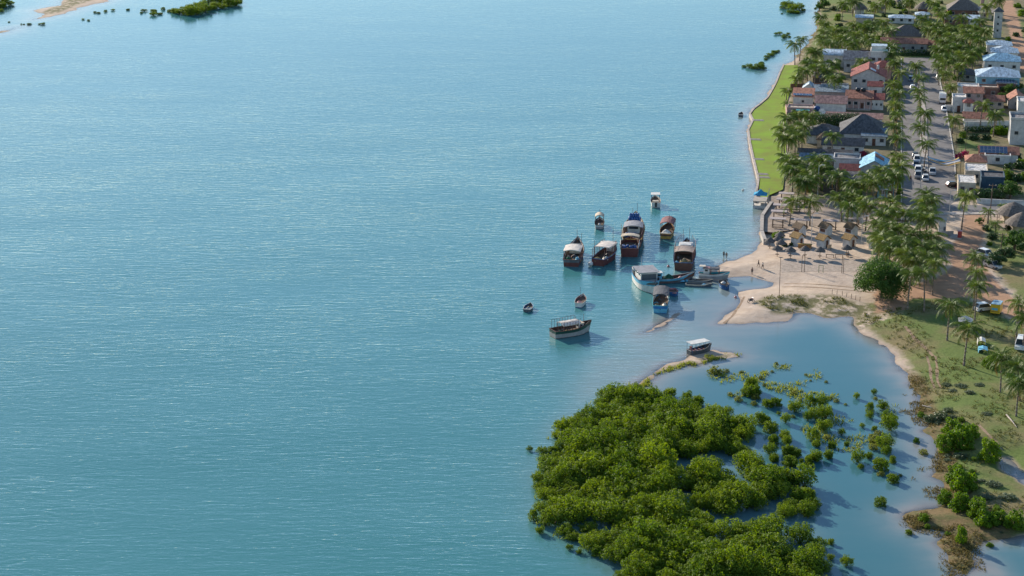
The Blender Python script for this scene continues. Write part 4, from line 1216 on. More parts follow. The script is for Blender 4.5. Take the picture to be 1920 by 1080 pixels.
# ------------------------------------------------------------------ town: lawn, roads, houses
ST = R(-10.7)                                       # the street runs a little to the right of straight away
def wall_m(k):
    c = dict(white=(0.62, 0.60, 0.57), cream=(0.52, 0.44, 0.34), grey=(0.34, 0.33, 0.32), pink=(0.48, 0.32, 0.28), blue=(0.20, 0.38, 0.48), brick=(0.22, 0.12, 0.09), dark=(0.10, 0.085, 0.08), beige=(0.44, 0.37, 0.29), palegrey=(0.46, 0.45, 0.44), turquoise=(0.12, 0.45, 0.45), shade_navy=(0.05, 0.09, 0.13))[k]
    return mat('wall_' + k, c, 0.9, 0.18, 0.8, 0.15, 6.0, 0.2, col2=tuple(v * .66 for v in c))
def roof_m(k):
    c = dict(terracotta=(0.34, 0.155, 0.105), red=(0.24, 0.075, 0.065), thatch=(0.17, 0.145, 0.125), slate=(0.10, 0.10, 0.105), lightblue=(0.42, 0.52, 0.60), skyblue=(0.30, 0.48, 0.60), grey=(0.22, 0.21, 0.21), white=(0.60, 0.58, 0.55), bluegrey=(0.16, 0.22, 0.27), pinktile=(0.42, 0.24, 0.20), goldthatch=(0.29, 0.18, 0.07), brownthatch=(0.17, 0.115, 0.07), beige=(0.42, 0.35, 0.29), translucent=(0.25, 0.48, 0.62))[k]
    th = 'thatch' in k
    return mat('roof_' + k, c, 0.85 if not k.endswith('blue') else .55, 0.42, 1.6, 0.6 if th else .35, 7.0, 0.2, stretch=(1, .35, 1) if not th else (1.5, 1.5, .4))
GLASS = mat('window_glass', (0.03, 0.04, 0.05), 0.12, 0.2, spec=.6)
FRAME = mat('window_frame', (0.40, 0.38, 0.35), 0.6, 0.1)
DOORM = mat('door_wood', (0.13, 0.06, 0.04), 0.7, 0.3)
SOLAR = mat('solar_cell', (0.03, 0.06, 0.12), 0.18, 0.15, spec=.7)
ALU = mat('aluminium', (0.5, 0.52, 0.55), 0.4, 0.1, metal=.6)
CONC = mat('concrete', (0.40, 0.36, 0.32), 0.9, 0.25, 1.0, .2)

def ribbon_sheet(name, pts, z, m, kind='structure', jitter=0.0, seed=2):
    """flat sheet on the ground; outline in photograph pixels"""
    r = random.Random(seed)
    w = [P(x, y, z) for x, y in pts]
    if jitter:
        out = []
        for i in range(len(w)):
            a, b = w[i], w[(i + 1) % len(w)]
            n = max(1, int((b - a).length / 2.5))
            for k in range(n):
                q = a.lerp(b, k / n)
                out.append(Vector((q.x + r.uniform(-1, 1) * jitter, q.y + r.uniform(-1, 1) * jitter, z)))
        w = out
    import bmesh
    bm = bmesh.new()
    vs = [bm.verts.new(q) for q in w]
    f = bm.faces.new(vs)
    bm.normal_update()
    if f.normal.z < 0: f.normal_flip()
    bmesh.ops.triangulate(bm, faces=[f])
    me = bpy.data.meshes.new(name); bm.to_mesh(me); bm.free()
    me.materials.append(m)
    o = bpy.data.objects.new(name, me); COL.objects.link(o)
    return tag(o, kind=kind)

M_LAWN = mat('mown_lawn', (0.175, 0.285, 0.026), 0.95, 0.25, 0.16, .5, 3.0, .1, col2=(0.19, 0.215, 0.045), world=True)
M_ASPH = mat('worn_cobble_street', (0.185, 0.175, 0.17), 0.92, 0.2, 0.35, .35, 3.5, .2, world=True)
M_DIRT = mat('red_dirt', (0.40, 0.235, 0.15), 0.95, 0.25, 0.3, .5, 1.2, .1, world=True)
M_PAVE = mat('pale_paving', (0.40, 0.36, 0.32), 0.9, 0.2, 0.5, .2, 3.0, .2, world=True)
M_COURT = mat('raked_sand', (0.40, 0.33, 0.27), 0.95, 0.25, 1.2, .7, 2.0, .1, world=True)
Z0 = LAND_Z
ribbon_sheet('lawn', [(1471, 122), (1496, 122), (1496, 140), (1480, 175), (1474, 200), (1474, 300), (1468, 355), (1442, 366), (1434, 376), (1424, 366), (1424, 336), (1420, 318), (1413, 293), (1407, 266), (1405, 244), (1414, 226), (1409, 215), (1415, 206), (1427, 197), (1441, 185), (1449, 172), (1457, 157), (1465, 136)], Z0 + .05, M_LAWN)
street = ribbon_sheet('street', [(1695, 108), (1755, 108), (1763, 160), (1772, 200), (1781, 250), (1789, 300), (1790, 330), (1800, 372), (1780, 384), (1692, 384), (1692, 250), (1690, 160)], Z0 + .03, M_ASPH)
ribbon_sheet('cross_street', [(1690, 384), (1790, 383), (1930, 388), (2100, 396), (2100, 412), (1930, 400), (1850, 398), (1790, 396), (1690, 394)], Z0 + .026, M_ASPH)
ribbon_sheet('median', [(1718, 130), (1726, 130), (1738, 220), (1741, 340), (1727, 340), (1724, 220)], Z0 + .16, M_PAVE)
ribbon_sheet('sidewalk', [(1630, 399), (1700, 399), (1870, 397), (1870, 401), (1700, 404), (1630, 404)], Z0 + .13, M_PAVE)
ribbon_sheet('promenade', [(1446, 368), (1500, 366), (1640, 368), (1660, 390), (1640, 404), (1600, 415), (1520, 425), (1452, 436), (1430, 434), (1429, 410), (1446, 384)], Z0 + .02, mat('promenade_gravel', (0.36, 0.29, 0.235), 0.95, 0.25, 0.5, .5, 2.0, .1, world=True))
def draped(name, c0, c1, c2, c3, nx, ny, m, lift=.03):
    mb = MB()
    A, B, C, D = (G(*c) for c in (c0, c1, c2, c3))
    pt = lambda i, j: A.lerp(B, i / nx).lerp(D.lerp(C, i / nx), j / ny)
    vv = [[pt(i, j) for i in range(nx + 1)] for j in range(ny + 1)]
    for row in vv:
        for q in row: q.z = gz(q.x, q.y) + lift
    for j in range(ny):
        for i in range(nx): mb.face([vv[j][i], vv[j][i + 1], vv[j + 1][i + 1], vv[j + 1][i]])
    return tag(mb.build(name, m, None, True), kind='structure')
draped('sand_court', (1465, 511), (1622, 509), (1622, 486), (1464, 487), 20, 10, M_COURT)

def strip_wall(name, pts, h, th, m, label, cat, base=-.6, coping=None, group=None, zt=None):
    """low wall following a line on the ground"""
    w = [P(x, y, Z0) for x, y in pts]
    e = empty(name, (w[0].x, w[0].y, 0), 0, label, cat, group)
    mb, cp = MB(), MB()
    for a, b in zip(w[:-1], w[1:]):
        d = (b - a); d.z = 0; d.normalize(); n = Vector((-d.y, d.x, 0)) * th / 2
        ex = d * th * .3
        for q, t0, t1, gr in ((mb, base, h, 1.0), (cp, h + .004, h + .09, 1.25)):
            c = [a - ex - n * gr, b + ex - n * gr, b + ex + n * gr, a - ex + n * gr]
            q.poly_prism([(v.x - w[0].x, v.y - w[0].y) for v in c], t0, t1)
    mb.build('wall', m, e)
    if coping: cp.build('coping', coping, e)
    return e

strip_wall('seawall', [(1470, 121), (1463, 135), (1455, 155), (1447, 170), (1439, 183), (1425, 195), (1414, 203), (1406, 213), (1412, 225), (1403, 243), (1406, 267), (1412, 294), (1418, 319), (1422, 336), (1420, 350), (1417, 366), (1415, 378)], Z0 + .08, .5, mat('seawall_stone', (0.46, 0.38, 0.32), .9, .25, .8, .3), 'pale low sea wall curving along the lawn edge', 'sea wall', -1.2, mat('seawall_coping', (0.44, 0.38, 0.33), .9, .25, .8, .2))
strip_wall('quay_wall', [(1446, 382), (1429, 407), (1428, 436), (1434, 452)], Z0 + .5, .7, CONC, 'grey stepped quay wall below the picnic shelters', 'quay wall', -1.2, CONC)
for i, (x, y) in enumerate([(1415, 226), (1409, 262), (1414, 299), (1421, 327), (1424, 333)]):
    p = P(x, y, Z0)
    e = empty('lawn_steps', (p.x, p.y, 0), ST, 'short dark steps, %s from the far end of the lawn sea wall' % ordinal(i), 'steps', 'steps along the sea wall')
    for k in range(3):
        MB().box(-.3, 3.0 - k * .2, k * .5 - .7, k * .5 - .22, Z0 - .3, Z0 + .12 + .07 * k).build('step', CONC, e)

def kerb(pts, name, label):
    strip_wall(name, pts, Z0 + .15, .3, mat('kerb_stone', (0.50, 0.47, 0.43), .9, .15), label, 'kerb', .5)
kerb([(1756, 108), (1764, 160), (1773, 200), (1782, 250), (1790, 300), (1791, 326)], 'kerb', 'pale kerb along the right side of the wide street')
kerb([(1690, 110), (1689, 160), (1690, 250), (1690, 380)], 'kerb', 'pale kerb along the left palm row of the street')

# ---- houses
def house(label, px, py, wpx, depth, h, roof, rh, wm, rm, nwin=0, door=False, rot=0.0, name='house', cat='house', ov=.45, wz=None, ww=1.1, wh=1.0, parapet=.5, group='houses of the town', side_win=0):
    p = P(px, py, Z0)
    w = wpx * mpp(py, Z0)
    e = empty(name, p, ST + rot, label, cat, group)
    wm, rm = wall_m(wm), roof_m(rm)
    x0, x1, y0, y1 = -w / 2, w / 2, 0, depth
    wb, rb = MB(), MB()
    wb.box(x0, x1, y0, y1, -.3, h)
    t = .14
    def slab(q):
        q = [Vector(v) for v in q]
        n = (q[1] - q[0]).cross(q[2] - q[0]).normalized()
        if n.z < 0: q.reverse(); n = -n
        lo = [v - n * t for v in q]
        rb.face(q); rb.face(list(reversed(lo)))
        for i in range(len(q)):
            j = (i + 1) % len(q)
            rb.face([q[i], lo[i], lo[j], q[j]])
    X0, X1, Y0, Y1 = x0 - ov, x1 + ov, y0 - ov, y1 + ov
    H = h + t + .02
    if roof == 'gable_y':
        dz = rh * ov / (w / 2)
        slab([(X0, Y0, H - dz), (0, Y0, H + rh), (0, Y1, H + rh), (X0, Y1, H - dz)])
        slab([(X1, Y1, H - dz), (0, Y1, H + rh), (0, Y0, H + rh), (X1, Y0, H - dz)])
        for yy in (y0, y1):
            wb.face([(x0, yy, h), (x1, yy, h), (0, yy, h + rh)])
    elif roof == 'gable_x':
        m = depth / 2; dz = rh * ov / m
        slab([(X0, Y0, H - dz), (X1, Y0, H - dz), (X1, m, H + rh), (X0, m, H + rh)])
        slab([(X1, Y1, H - dz), (X0, Y1, H - dz), (X0, m, H + rh), (X1, m, H + rh)])
        for xx in (x0, x1):
            wb.face([(xx, y0, h), (xx, y1, h), (xx, m, h + rh)])
    elif roof == 'hip':
        m = depth / 2; k = min(w / 2 * .98, m * 1.0); dz = 0.12
        a, b = (min(0, X0 + k), m, H + rh), (max(0, X1 - k), m, H + rh)
        slab([(X0, Y0, H - dz), (X1, Y0, H - dz), b, a])
        slab([(X1, Y1, H - dz), (X0, Y1, H - dz), a, b])
        slab([(X0, Y1, H - dz), (X0, Y0, H - dz), a])
        slab([(X1, Y0, H - dz), (X1, Y1, H - dz), b])
    elif roof == 'shed':
        slab([(X0, Y0, H), (X1, Y0, H), (X1, Y1, H + rh), (X0, Y1, H + rh)])
        wb.face([(x0, y0, h), (x0, y1, h), (x0, y1, h + rh)]); wb.face([(x1, y0, h), (x1, y1, h + rh), (x1, y1, h)]); wb.face([(x0, y1, h), (x1, y1, h), (x1, y1, h + rh), (x0, y1, h + rh)])
    elif roof == 'vault':
        n = 8; m = depth
        for i in range(n):
            a0, a1 = math.pi * i / n, math.pi * (i + 1) / n
            q0, q1 = (-math.cos(a0) * (m / 2 + ov) + m / 2, H + math.sin(a0) * rh), (-math.cos(a1) * (m / 2 + ov) + m / 2, H + math.sin(a1) * rh)
            slab([(X0, q0[0], q0[1]), (X1, q0[0], q0[1]), (X1, q1[0], q1[1]), (X0, q1[0], q1[1])])
    elif roof == 'flat':
        rb.box(x0 - .05, x1 + .05, y0 - .05, y1 + .05, h + .004, h + .12)
        for q in ((x0 - .12, x1 + .12, y0 - .12, y0 + .12), (x0 - .12, x1 + .12, y1 - .12, y1 + .12), (x0 - .12, x0 + .12, y0 + .124, y1 - .124), (x1 - .12, x1 + .12, y0 + .124, y1 - .124)):
            wb.box(*q, h + .124, h + parapet)
    wb.build('wall', wm, e)
    r_ = rb.build('roof', rm, e)
    zz = wz if wz is not None else h * .42
    slots = nwin + (1 if door else 0)
    for i in range(slots):
        cx = x0 + w * (i + .5) / slots
        if door and i == slots // 2:
            d = MB().box(cx - .5, cx + .5, -.07, .02, 0, min(2.1, h - .3)).build('door', DOORM, e)
            MB().box(cx + .32, cx + .40, -.12, -.07, 1.0, 1.08).build('handle', ALU, d)
            continue
        f = MB()
        for q in ((cx - ww / 2 - .1, cx + ww / 2 + .1, zz - .1, zz), (cx - ww / 2 - .1, cx + ww / 2 + .1, zz + wh, zz + wh + .1), (cx - ww / 2 - .1, cx - ww / 2, zz, zz + wh), (cx + ww / 2, cx + ww / 2 + .1, zz, zz + wh)):
            f.box(q[0], q[1], -.10, .02, q[2], q[3])
        fo = f.build('window', FRAME, e)
        MB().box(cx - ww / 2, cx + ww / 2, -.03, .02, zz, zz + wh).build('pane', GLASS, fo)
    for i in range(side_win):
        cy = depth * (i + .5) / side_win
        fo = MB().box(x1 - .02, x1 + .08, cy - .5, cy + .5, zz - .08, zz + .98).build('window', FRAME, e)
        MB().box(x1 - .02, x1 + .10, cy - .42, cy + .42, zz, zz + .9).build('pane', GLASS, fo)
    return e, w

def panels(e, x0, y0, z0, nx, ny, pw, pl, slope, yaw=0.0):
    """solar panels lying on a roof, each one a part"""
    for j in range(ny):
        for i in range(nx):
            fr = MB().box(.03, pw - .03, .03, pl - .03, 0, .05).build('solar_panel', ALU, e)
            fr.location = (x0 + i * pw, y0 + j * pl * math.cos(slope), z0 + j * pl * math.sin(slope))
            fr.rotation_euler = (slope, 0, 0)
            MB().box(.07, pw - .07, .07, pl - .07, .05, .06).build('solar_cells', SOLAR, fr)

def tank(e, x, y, z, r=.7, h=1.1, m=None):
    MB().lathe([(r, 0), (r, h * .75), (r * .8, h * .9), (r * .3, h)], 12, (x, y, z)).build('water_tank', m or BLUE_PLASTIC, e, True)

def round_hut(label, px, py, wpx, h=2.4, rh=2.4, wm='cream', rm='thatch', group='thatched huts', name='thatched_hut', posts=True):
    p = P(px, py, Z0); rad = wpx * mpp(py) / 2
    e = empty(name, p, 0, label, 'hut', group)
    MB().lathe([(rad * 1.08, h - .25), (rad * .8, h + rh * .30), (rad * .4, h + rh * .74), (.12, h + rh)], 18).build('thatch_roof', roof_m(rm), e)
    MB().lathe([(rad * .62, -.2), (rad * .62, h + .2)], 14).build('wall', wall_m(wm), e)
    if posts:
        for k in range(8):
            a = k * math.pi / 4
            MB().bar((math.cos(a) * rad * .92, math.sin(a) * rad * .92, -.2), (math.cos(a) * rad * .92, math.sin(a) * rad * .92, h), .09).build('post', M_WOOD, e)
    return e

# far huts and houses
round_hut('round thatched hut with white walls at the far lawn', 1611, 25, 29, 2.2, 2.6, 'white')
round_hut('small grey thatched hut right of the far round hut', 1650, 23, 22, 2.0, 2.4, 'cream')
round_hut('grey thatched hut with brown walls behind the far palms', 1730, 25, 30, 2.4, 2.6, 'brick')
round_hut('half hidden grey thatched hut at the upper edge of the town', 1688, 10, 20, 2.0, 2.0, 'cream')
house('low pavilion with pale blue oval roof by the far lawn', 1620, 44, 30, 7, 2.2, 'vault', .5, 'cream', 'lightblue', 0)
house('long low white building with pale flat roof among the far palms', 1690, 44, 46, 6, 2.2, 'hip', .8, 'white', 'lightblue', 3)
house('short white building beside the long low far one', 1729, 38, 24, 6, 2.2, 'hip', .8, 'white', 'lightblue', 2)
house('large house with curved dark thatched roof and brick walls at the top edge', 1806, 33, 58, 13, 3.0, 'hip', 4.2, 'brick', 'thatch', 3)
house('low grey-roofed wing in front of the large thatched house', 1793, 47, 44, 7, 2.2, 'hip', 1.4, 'brick', 'slate', 2)
house('white roofed annex right of the low grey wing', 1823, 47, 24, 5, 2.4, 'shed', .8, 'white', 'lightblue', 1)
house('beige shed with sloping roof beside the tower', 1847, 36, 24, 8, 2.6, 'shed', 1.6, 'cream', 'beige', 1)
e = empty('chimney_stack', P(1841, 22, Z0), ST, 'tall pale square pillar behind the beige shed', 'pillar')
MB().box(-.7, .7, -.7, .7, -.2, 6.5).build('shaft', wall_m('pink'), e); MB().box(-.85, .85, -.85, .85, 6.504, 6.8).build('cap', CONC, e)
e = empty('water_tower', P(1869, 70, Z0), ST, 'tall square grey tower with pyramid roof beside the dirt road', 'tower')
MB().box(-1.55, 1.55, -1.55, 1.55, -.2, 10.2).build('shaft', wall_m('palegrey'), e)
MB().lathe([(2.9, 10.2), (.05, 11.9)], 4).build('roof', roof_m('slate'), e).rotation_euler = (0, 0, math.pi / 4)
for k in range(3): MB().box(-.35, .35, -1.6, -1.54, 2.5 + 2.6 * k, 3.3 + 2.6 * k).build('window', GLASS, e)
house('large house with steep grey thatched roof above the terracotta one', 1700, 84, 66, 12, 3.2, 'hip', 3.4, 'cream', 'thatch', 0, side_win=2)
house('long grey house with terracotta front roof at the end of the street', 1694, 99, 84, 7, 3.6, 'gable_x', 1.3, 'grey', 'terracotta', 4, True)
house('small terracotta-roofed wing at the right end of the grey house', 1742, 96, 20, 6, 2.6, 'gable_x', 1.0, 'cream', 'terracotta', 1)
# shore side of the street
house('house with pale blue vaulted roof and white balcony by the shore palms', 1563, 126, 40, 9, 4.2, 'vault', 1.2, 'white', 'lightblue', 2)
house('grey gabled house with plain pale front', 1606, 136, 48, 10, 4.6, 'gable_x', 2.2, 'palegrey', 'grey', 3)
house('small brick-red topped box behind the grey gabled house', 1621, 118, 20, 4, 3.6, 'flat', 0, 'brick', 'red', 0)
e, w = house('tall white house with roof terrace and curved pale roof', 1648, 136, 34, 9, 6.6, 'flat', 0, 'white', 'white', 3, wz=4.2, parapet=.9)
MB().box(-w / 2 + .3, w / 2 - 1.2, 4.5, 8.6, 6.74, 8.6).build('roof_room', wall_m('white'), e); MB().box(-w / 2 + .1, w / 2 - .8, 4.2, 8.8, 8.604, 8.75).build('roof_room_slab', roof_m('lightblue'), e)
for k in range(6): MB().box(-w / 2 + .3 + k * .95, -w / 2 + 1.15 + k * .95, -.06, -.02, 7.55, 8.3).build('glass_railing', mat('railing_glass', (0.35, 0.5, 0.52), .15, .1, spec=.6), e)
house('low house with dark roof behind the shore garden', 1540, 158, 32, 9, 2.4, 'hip', 1.4, 'dark', 'slate', 1)
e, w = house('large red-tiled house with pale gable facing the water', 1627, 169, 62, 13, 4.6, 'gable_y', 2.6, 'palegrey', 'red', 3, True, wz=2.6)
sp = MB().box(0, 2.0, 0, 3.0, 0, .08).build('solar_heater', roof_m('lightblue'), e); sp.location = (.6, .3, 7.1); sp.rotation_euler = (0, math.atan2(2.6, w / 2), 0)
MB().lathe([(.35, 0), (.4, .2), (.4, 1.2), (.2, 1.4)], 10).build('water_tank', PM('white'), e).location = (3.0, 6, 6.2)
house('red-tiled back wing of the large red house', 1655, 150, 30, 8, 4.4, 'hip', 1.6, 'pink', 'red', 1)
house('small pale blue gabled cabin between the gardens', 1516, 178, 20, 5, 2.4, 'gable_y', 1.3, 'white', 'lightblue', 1)
house('long blue-grey metal-roofed shed behind the solar house', 1556, 186, 62, 8, 2.4, 'shed', .7, 'grey', 'bluegrey', 0)
e, w = house('white house with a row of solar panels facing the lawn', 1505, 199, 36, 8, 3.0, 'shed', 1.3, 'white', 'terracotta', 1, ww=.7, wh=.7)
panels(e, -w / 2 - .1, .3, 3.45, 6, 1, w / 6.2, 1.8, math.atan2(1.3, 8))
house('house with long pink-tiled roof and blank white wall', 1557, 212, 56, 8, 3.2, 'gable_x', 1.6, 'white', 'pinktile', 0)
e, w = house('pink house with terracotta roofs, balcony and two dark tanks', 1610, 205, 48, 11, 3.6, 'gable_x', 1.5, 'pink', 'terracotta', 3, True)
tank(e, -.6, 5, 5.0, .75, 1.2, mat('black_plastic', (.02, .03, .04), .4, .2)); tank(e, 1.2, 5, 5.0, .75, 1.2, MATS['black_plastic'])
MB().box(-w / 2 + .4, w / 2 - .4, -1.6, -.01, -.1, .35).build('veranda', CONC, e)
for k in range(5): MB().bar((-w / 2 + .6 + k * (w - 1.2) / 4, -1.4, .3), (-w / 2 + .6 + k * (w - 1.2) / 4, -1.4, 2.8), .09).build('veranda_post', wall_m('white'), e)
house('white house with dark red roof at the street end of the pink house', 1643, 206, 25, 8, 3.4, 'gable_x', 1.2, 'white', 'red', 3, ww=.5, wh=.7)
house('small house with faded red roof behind the pink house', 1640, 184, 26, 6, 4.0, 'gable_x', 1.0, 'white', 'red', 1)
house('low terracotta-roofed row with white end wall facing the hedge', 1601, 234, 102, 6, 2.2, 'gable_x', 1.0, 'white', 'pinktile', 1, side_win=1)
e, w = house('low courtyard house with turquoise awning at the lawn edge', 1500, 216, 48, 5, 2.0, 'flat', 0, 'pink', 'beige', 2)
MB().box(-1.2, 3.0, -2.0, -.05, 1.9, 2.0).build('awning', wall_m('turquoise'), e)
p = P(1541, 219, Z0); e = empty('satellite_dish', p, ST, 'pale satellite dish beside the blank white wall', 'satellite dish')
MB().lathe([(.1, 0), (.6, .1), (1.0, .35), (1.05, .45), (.95, .38), (.3, .16)], 16).build('dish', PM('white'), e, True).rotation_euler = (R(60), 0, 0); e.children[0].location = (0, -.4, 1.6)
MB().bar((0, 0, -.1), (0, 0, 1.6), .07).build('mast', ALU, e)
p = P(1532, 211, Z0); e = empty('water_tank', p, 0, 'blue water tank in front of the blank white wall', 'water tank'); tank(e, 0, 0, .6, 1.0, 1.5); MB().box(-.9, .9, -.9, .9, -.2, .6).build('stand', CONC, e)

def hedge(label, pts, w, h, n, group='hedges'):
    """clipped hedge: leafy bank along a line"""
    q = [P(x, y, Z0) for x, y in pts]
    e = empty('hedge', q[0], 0, label, 'hedge', group)
    bl = []
    for a, b in zip(q[:-1], q[1:]):
        k = max(2, int((b - a).length / (w * .5)))
        for i in range(k + 1):
            c = a.lerp(b, i / k) - q[0]
            bl.append((c.x, c.y, h * .5, w * .55, h * .55))
    leaves_on_blobs(bl, n, .22, 77).build('foliage', M_DARKLEAF, e)
    t = MB()
    for b in bl[::3]: t.bar((b[0], b[1], -.3), (b[0], b[1], b[2]), .06)
    t.build('stems', M_WOOD, e)
hedge('dark green hedge between the pink-tiled row and the dark roof', [(1525, 236), (1600, 234)], 5.0, 3.6, 4500)
hedge('dark hedge along the white boundary wall on the right side', [(1812, 248), (1890, 246)], 2.2, 1.8, 1500)
hedge('dark hedge behind the roadside wall below the shaded blue wall', [(1840, 372), (1876, 372)], 3.0, 2.6, 1800)
hedge('hedge in front of the grey house at the street end', [(1690, 104), (1752, 104)], 3.0, 2.2, 1800)

e, w = house('largest house with sweeping dark slate roof and high peak', 1616, 270, 84, 15, 3.0, 'hip', 4.4, 'white', 'slate', 0)
house('lower left roof of the largest dark slate house', 1545, 270, 66, 10, 2.6, 'hip', 2.4, 'white', 'slate', 1)
house('front wing of the dark-roofed house with white wall', 1580, 290, 76, 6, 2.8, 'gable_x', 1.5, 'white', 'slate', 2, True)
house('right wing of the dark-roofed house with white wall and brown door', 1638, 273, 44, 5, 2.7, 'shed', 1.4, 'white', 'bluegrey', 2, True)
house('thatched porch at the left end of the dark-roofed house', 1545, 277, 26, 6, 2.4, 'hip', 1.4, 'cream', 'brownthatch', 1)
house('long low dark-roofed row below the white wall', 1546, 304, 98, 6, 2.2, 'gable_x', .9, 'grey', 'slate', 0)
house('low house with dark blue roof among the lawn palms', 1530, 316, 60, 7, 2.4, 'gable_x', 1.1, 'beige', 'shade_navy' if False else 'bluegrey', 1)
house('blank white-walled block left of the translucent roof', 1587, 320, 48, 6, 3.2, 'flat', 0, 'white', 'grey', 0)
house('small red-tiled house in front of the blank white block', 1592, 334, 34, 6, 2.2, 'gable_x', 1.1, 'beige', 'red', 1)
e, w = house('house with pale blue corrugated roof beside the left palm row', 1638, 336, 50, 11, 3.2, 'gable_y', 2.0, 'palegrey', 'translucent', 1)
t_ = MB().box(0, 2.8, 0, 3.4, 0, .06).build('red_roof_patch', roof_m('terracotta'), e); t_.location = (.15, 5.0, 5.42); t_.rotation_euler = (0, math.atan2(2.0, w / 2), 0)
house('single-storey building painted in its dark shade, behind the front beach palms', 1576, 362, 66, 8, 3.0, 'shed', 1.0, 'dark', 'slate', 2)  # wall and roof colours darkened to hold the shade lying on them
house('pale kiosk building at the street mouth behind the palms', 1660, 372, 30, 6, 2.8, 'flat', 0, 'blue', 'bluegrey', 1, True)
# right side of the street
house('white house with pale blue hip roof beside the dirt road, farthest of four', 1873, 102, 44, 8, 3.4, 'hip', 1.2, 'white', 'lightblue', 3)
house('white house with pale blue hip roof, second of the four', 1883, 116, 48, 9, 3.4, 'hip', 1.6, 'white', 'lightblue', 2)
house('white house with pale blue hip roof, third of the four', 1878, 136, 66, 10, 4.0, 'hip', 2.0, 'white', 'skyblue', 3)
e, w = house('pale blue house with wide hip roof and solar panels on its porch', 1870, 172, 78, 12, 5.0, 'hip', 2.2, 'blue', 'lightblue', 3, wz=3.2)
e, w = house('brown brick porch block of the pale blue house', 1886, 176, 34, 5, 3.4, 'shed', .8, 'brick', 'grey', 2)
panels(e, -w / 2 - .1, .1, 3.75, 6, 2, w / 6.2, 1.7, math.atan2(.8, 5))
house('brick terrace block left of the solar porch', 1852, 184, 36, 5, 3.2, 'flat', 0, 'brick', 'beige', 2)
house('small grey hip-roofed garden house behind the yellow bush', 1814, 152, 32, 7, 2.2, 'hip', 1.5, 'grey', 'slate', 1)
house('plain white box building facing the street', 1815, 184, 38, 7, 3.3, 'flat', 0, 'white', 'white', 0)
house('small white building with dark opening at the street kerb', 1797, 210, 24, 6, 4.4, 'flat', 0, 'white', 'white', 0, True)
strip_wall('garden_wall', [(1772, 208), (1786, 208)], Z0 + 2.0, .2, wall_m('white'), 'short white garden wall at the kerb behind the white car', 'wall', .5)
e, w = house('pink two-storey house with terracotta roof', 1824, 204, 34, 8, 5.2, 'gable_x', 1.2, 'pink', 'terracotta', 2, wz=3.8)
house('white stair tower in front of the pink two-storey house', 1815, 216, 17, 4, 4.0, 'hip', .8, 'white', 'red', 1, wz=2.8)
house('low terracotta house behind the tall thin palm', 1866, 204, 30, 7, 2.6, 'gable_x', 1.1, 'beige', 'terracotta', 2)
house('terracotta-gabled house behind the white boundary wall', 1828, 236, 42, 7, 2.4, 'gable_x', 1.2, 'white', 'terracotta', 0)
strip_wall('boundary_wall', [(1808, 244), (1892, 242)], Z0 + 2.6, .25, wall_m('white'), 'long white boundary wall below the terracotta gables', 'wall', .5)
house('terracotta-roofed house at the right edge', 1906, 204, 30, 9, 2.8, 'gable_y', 1.8, 'grey', 'terracotta', 1)
house('white house cut by the right edge of the picture', 1925, 216, 34, 8, 4.0, 'flat', 0, 'white', 'white', 1)
e, w = house('tall grey-white house with stair parapet at the right edge', 1916, 272, 46, 9, 7.4, 'flat', 0, 'palegrey', 'grey', 2, parapet=.8)
e, w = house('terracotta house with large solar array', 1872, 304, 70, 7, 2.4, 'gable_x', 1.4, 'white', 'terracotta', 2)
panels(e, -w / 2, -.3, 2.65, 7, 2, 1.1, 1.7, math.atan2(1.4, 3.5))
house('white annex in front of the solar array house', 1870, 308, 46, 4, 2.2, 'flat', 0, 'white', 'white', 1)
house('terracotta hip-roofed house above the white flat roofs', 1829, 324, 36, 7, 3.2, 'hip', 1.3, 'beige', 'terracotta', 1)
house('flat white-roofed house, upper block beside the bougainvillea', 1830, 342, 40, 9, 3.0, 'flat', 0, 'cream', 'white', 1, parapet=.3)
house('flat white-roofed house, lower block at the street corner', 1812, 366, 32, 9, 3.2, 'flat', 0, 'cream', 'white', 1, True, parapet=.3)
house('building with shaded back painted dark blue, right of the flat white roofs', 1860, 362, 42, 7, 4.0, 'flat', 0, 'shade_navy', 'slate', 0)  # shade on the back of this building is put into its wall colour
strip_wall('roadside_wall', [(1832, 381), (1940, 386)], Z0 + 1.3, .25, wall_m('white'), 'low white wall along the cross street', 'wall', .5)
round_hut('wide thatched restaurant hut right of the sandy track, rear one', 1899, 414, 64, 2.4, 2.6, 'cream', name='thatched_pavilion')
round_hut('wide thatched restaurant hut right of the sandy track, front one', 1914, 434, 58, 2.4, 2.6, 'cream', name='thatched_pavilion')
for lab, pts, h, m in [('brown garden wall along the lawn houses', [(1482, 168), (1540, 167)], 2.0, 'brick'), ('grey yard wall beside the solar house', [(1540, 168), (1590, 168)], 2.2, 'palegrey'), ('pink wall along the lawn edge', [(1475, 220), (1473, 200)], 1.8, 'pink'), ('pale wall along the lower lawn edge', [(1470, 262), (1469, 232)], 1.6, 'beige')]:
    strip_wall('garden_wall', pts, Z0 + h, .25, wall_m(m), lab, 'wall', .5)

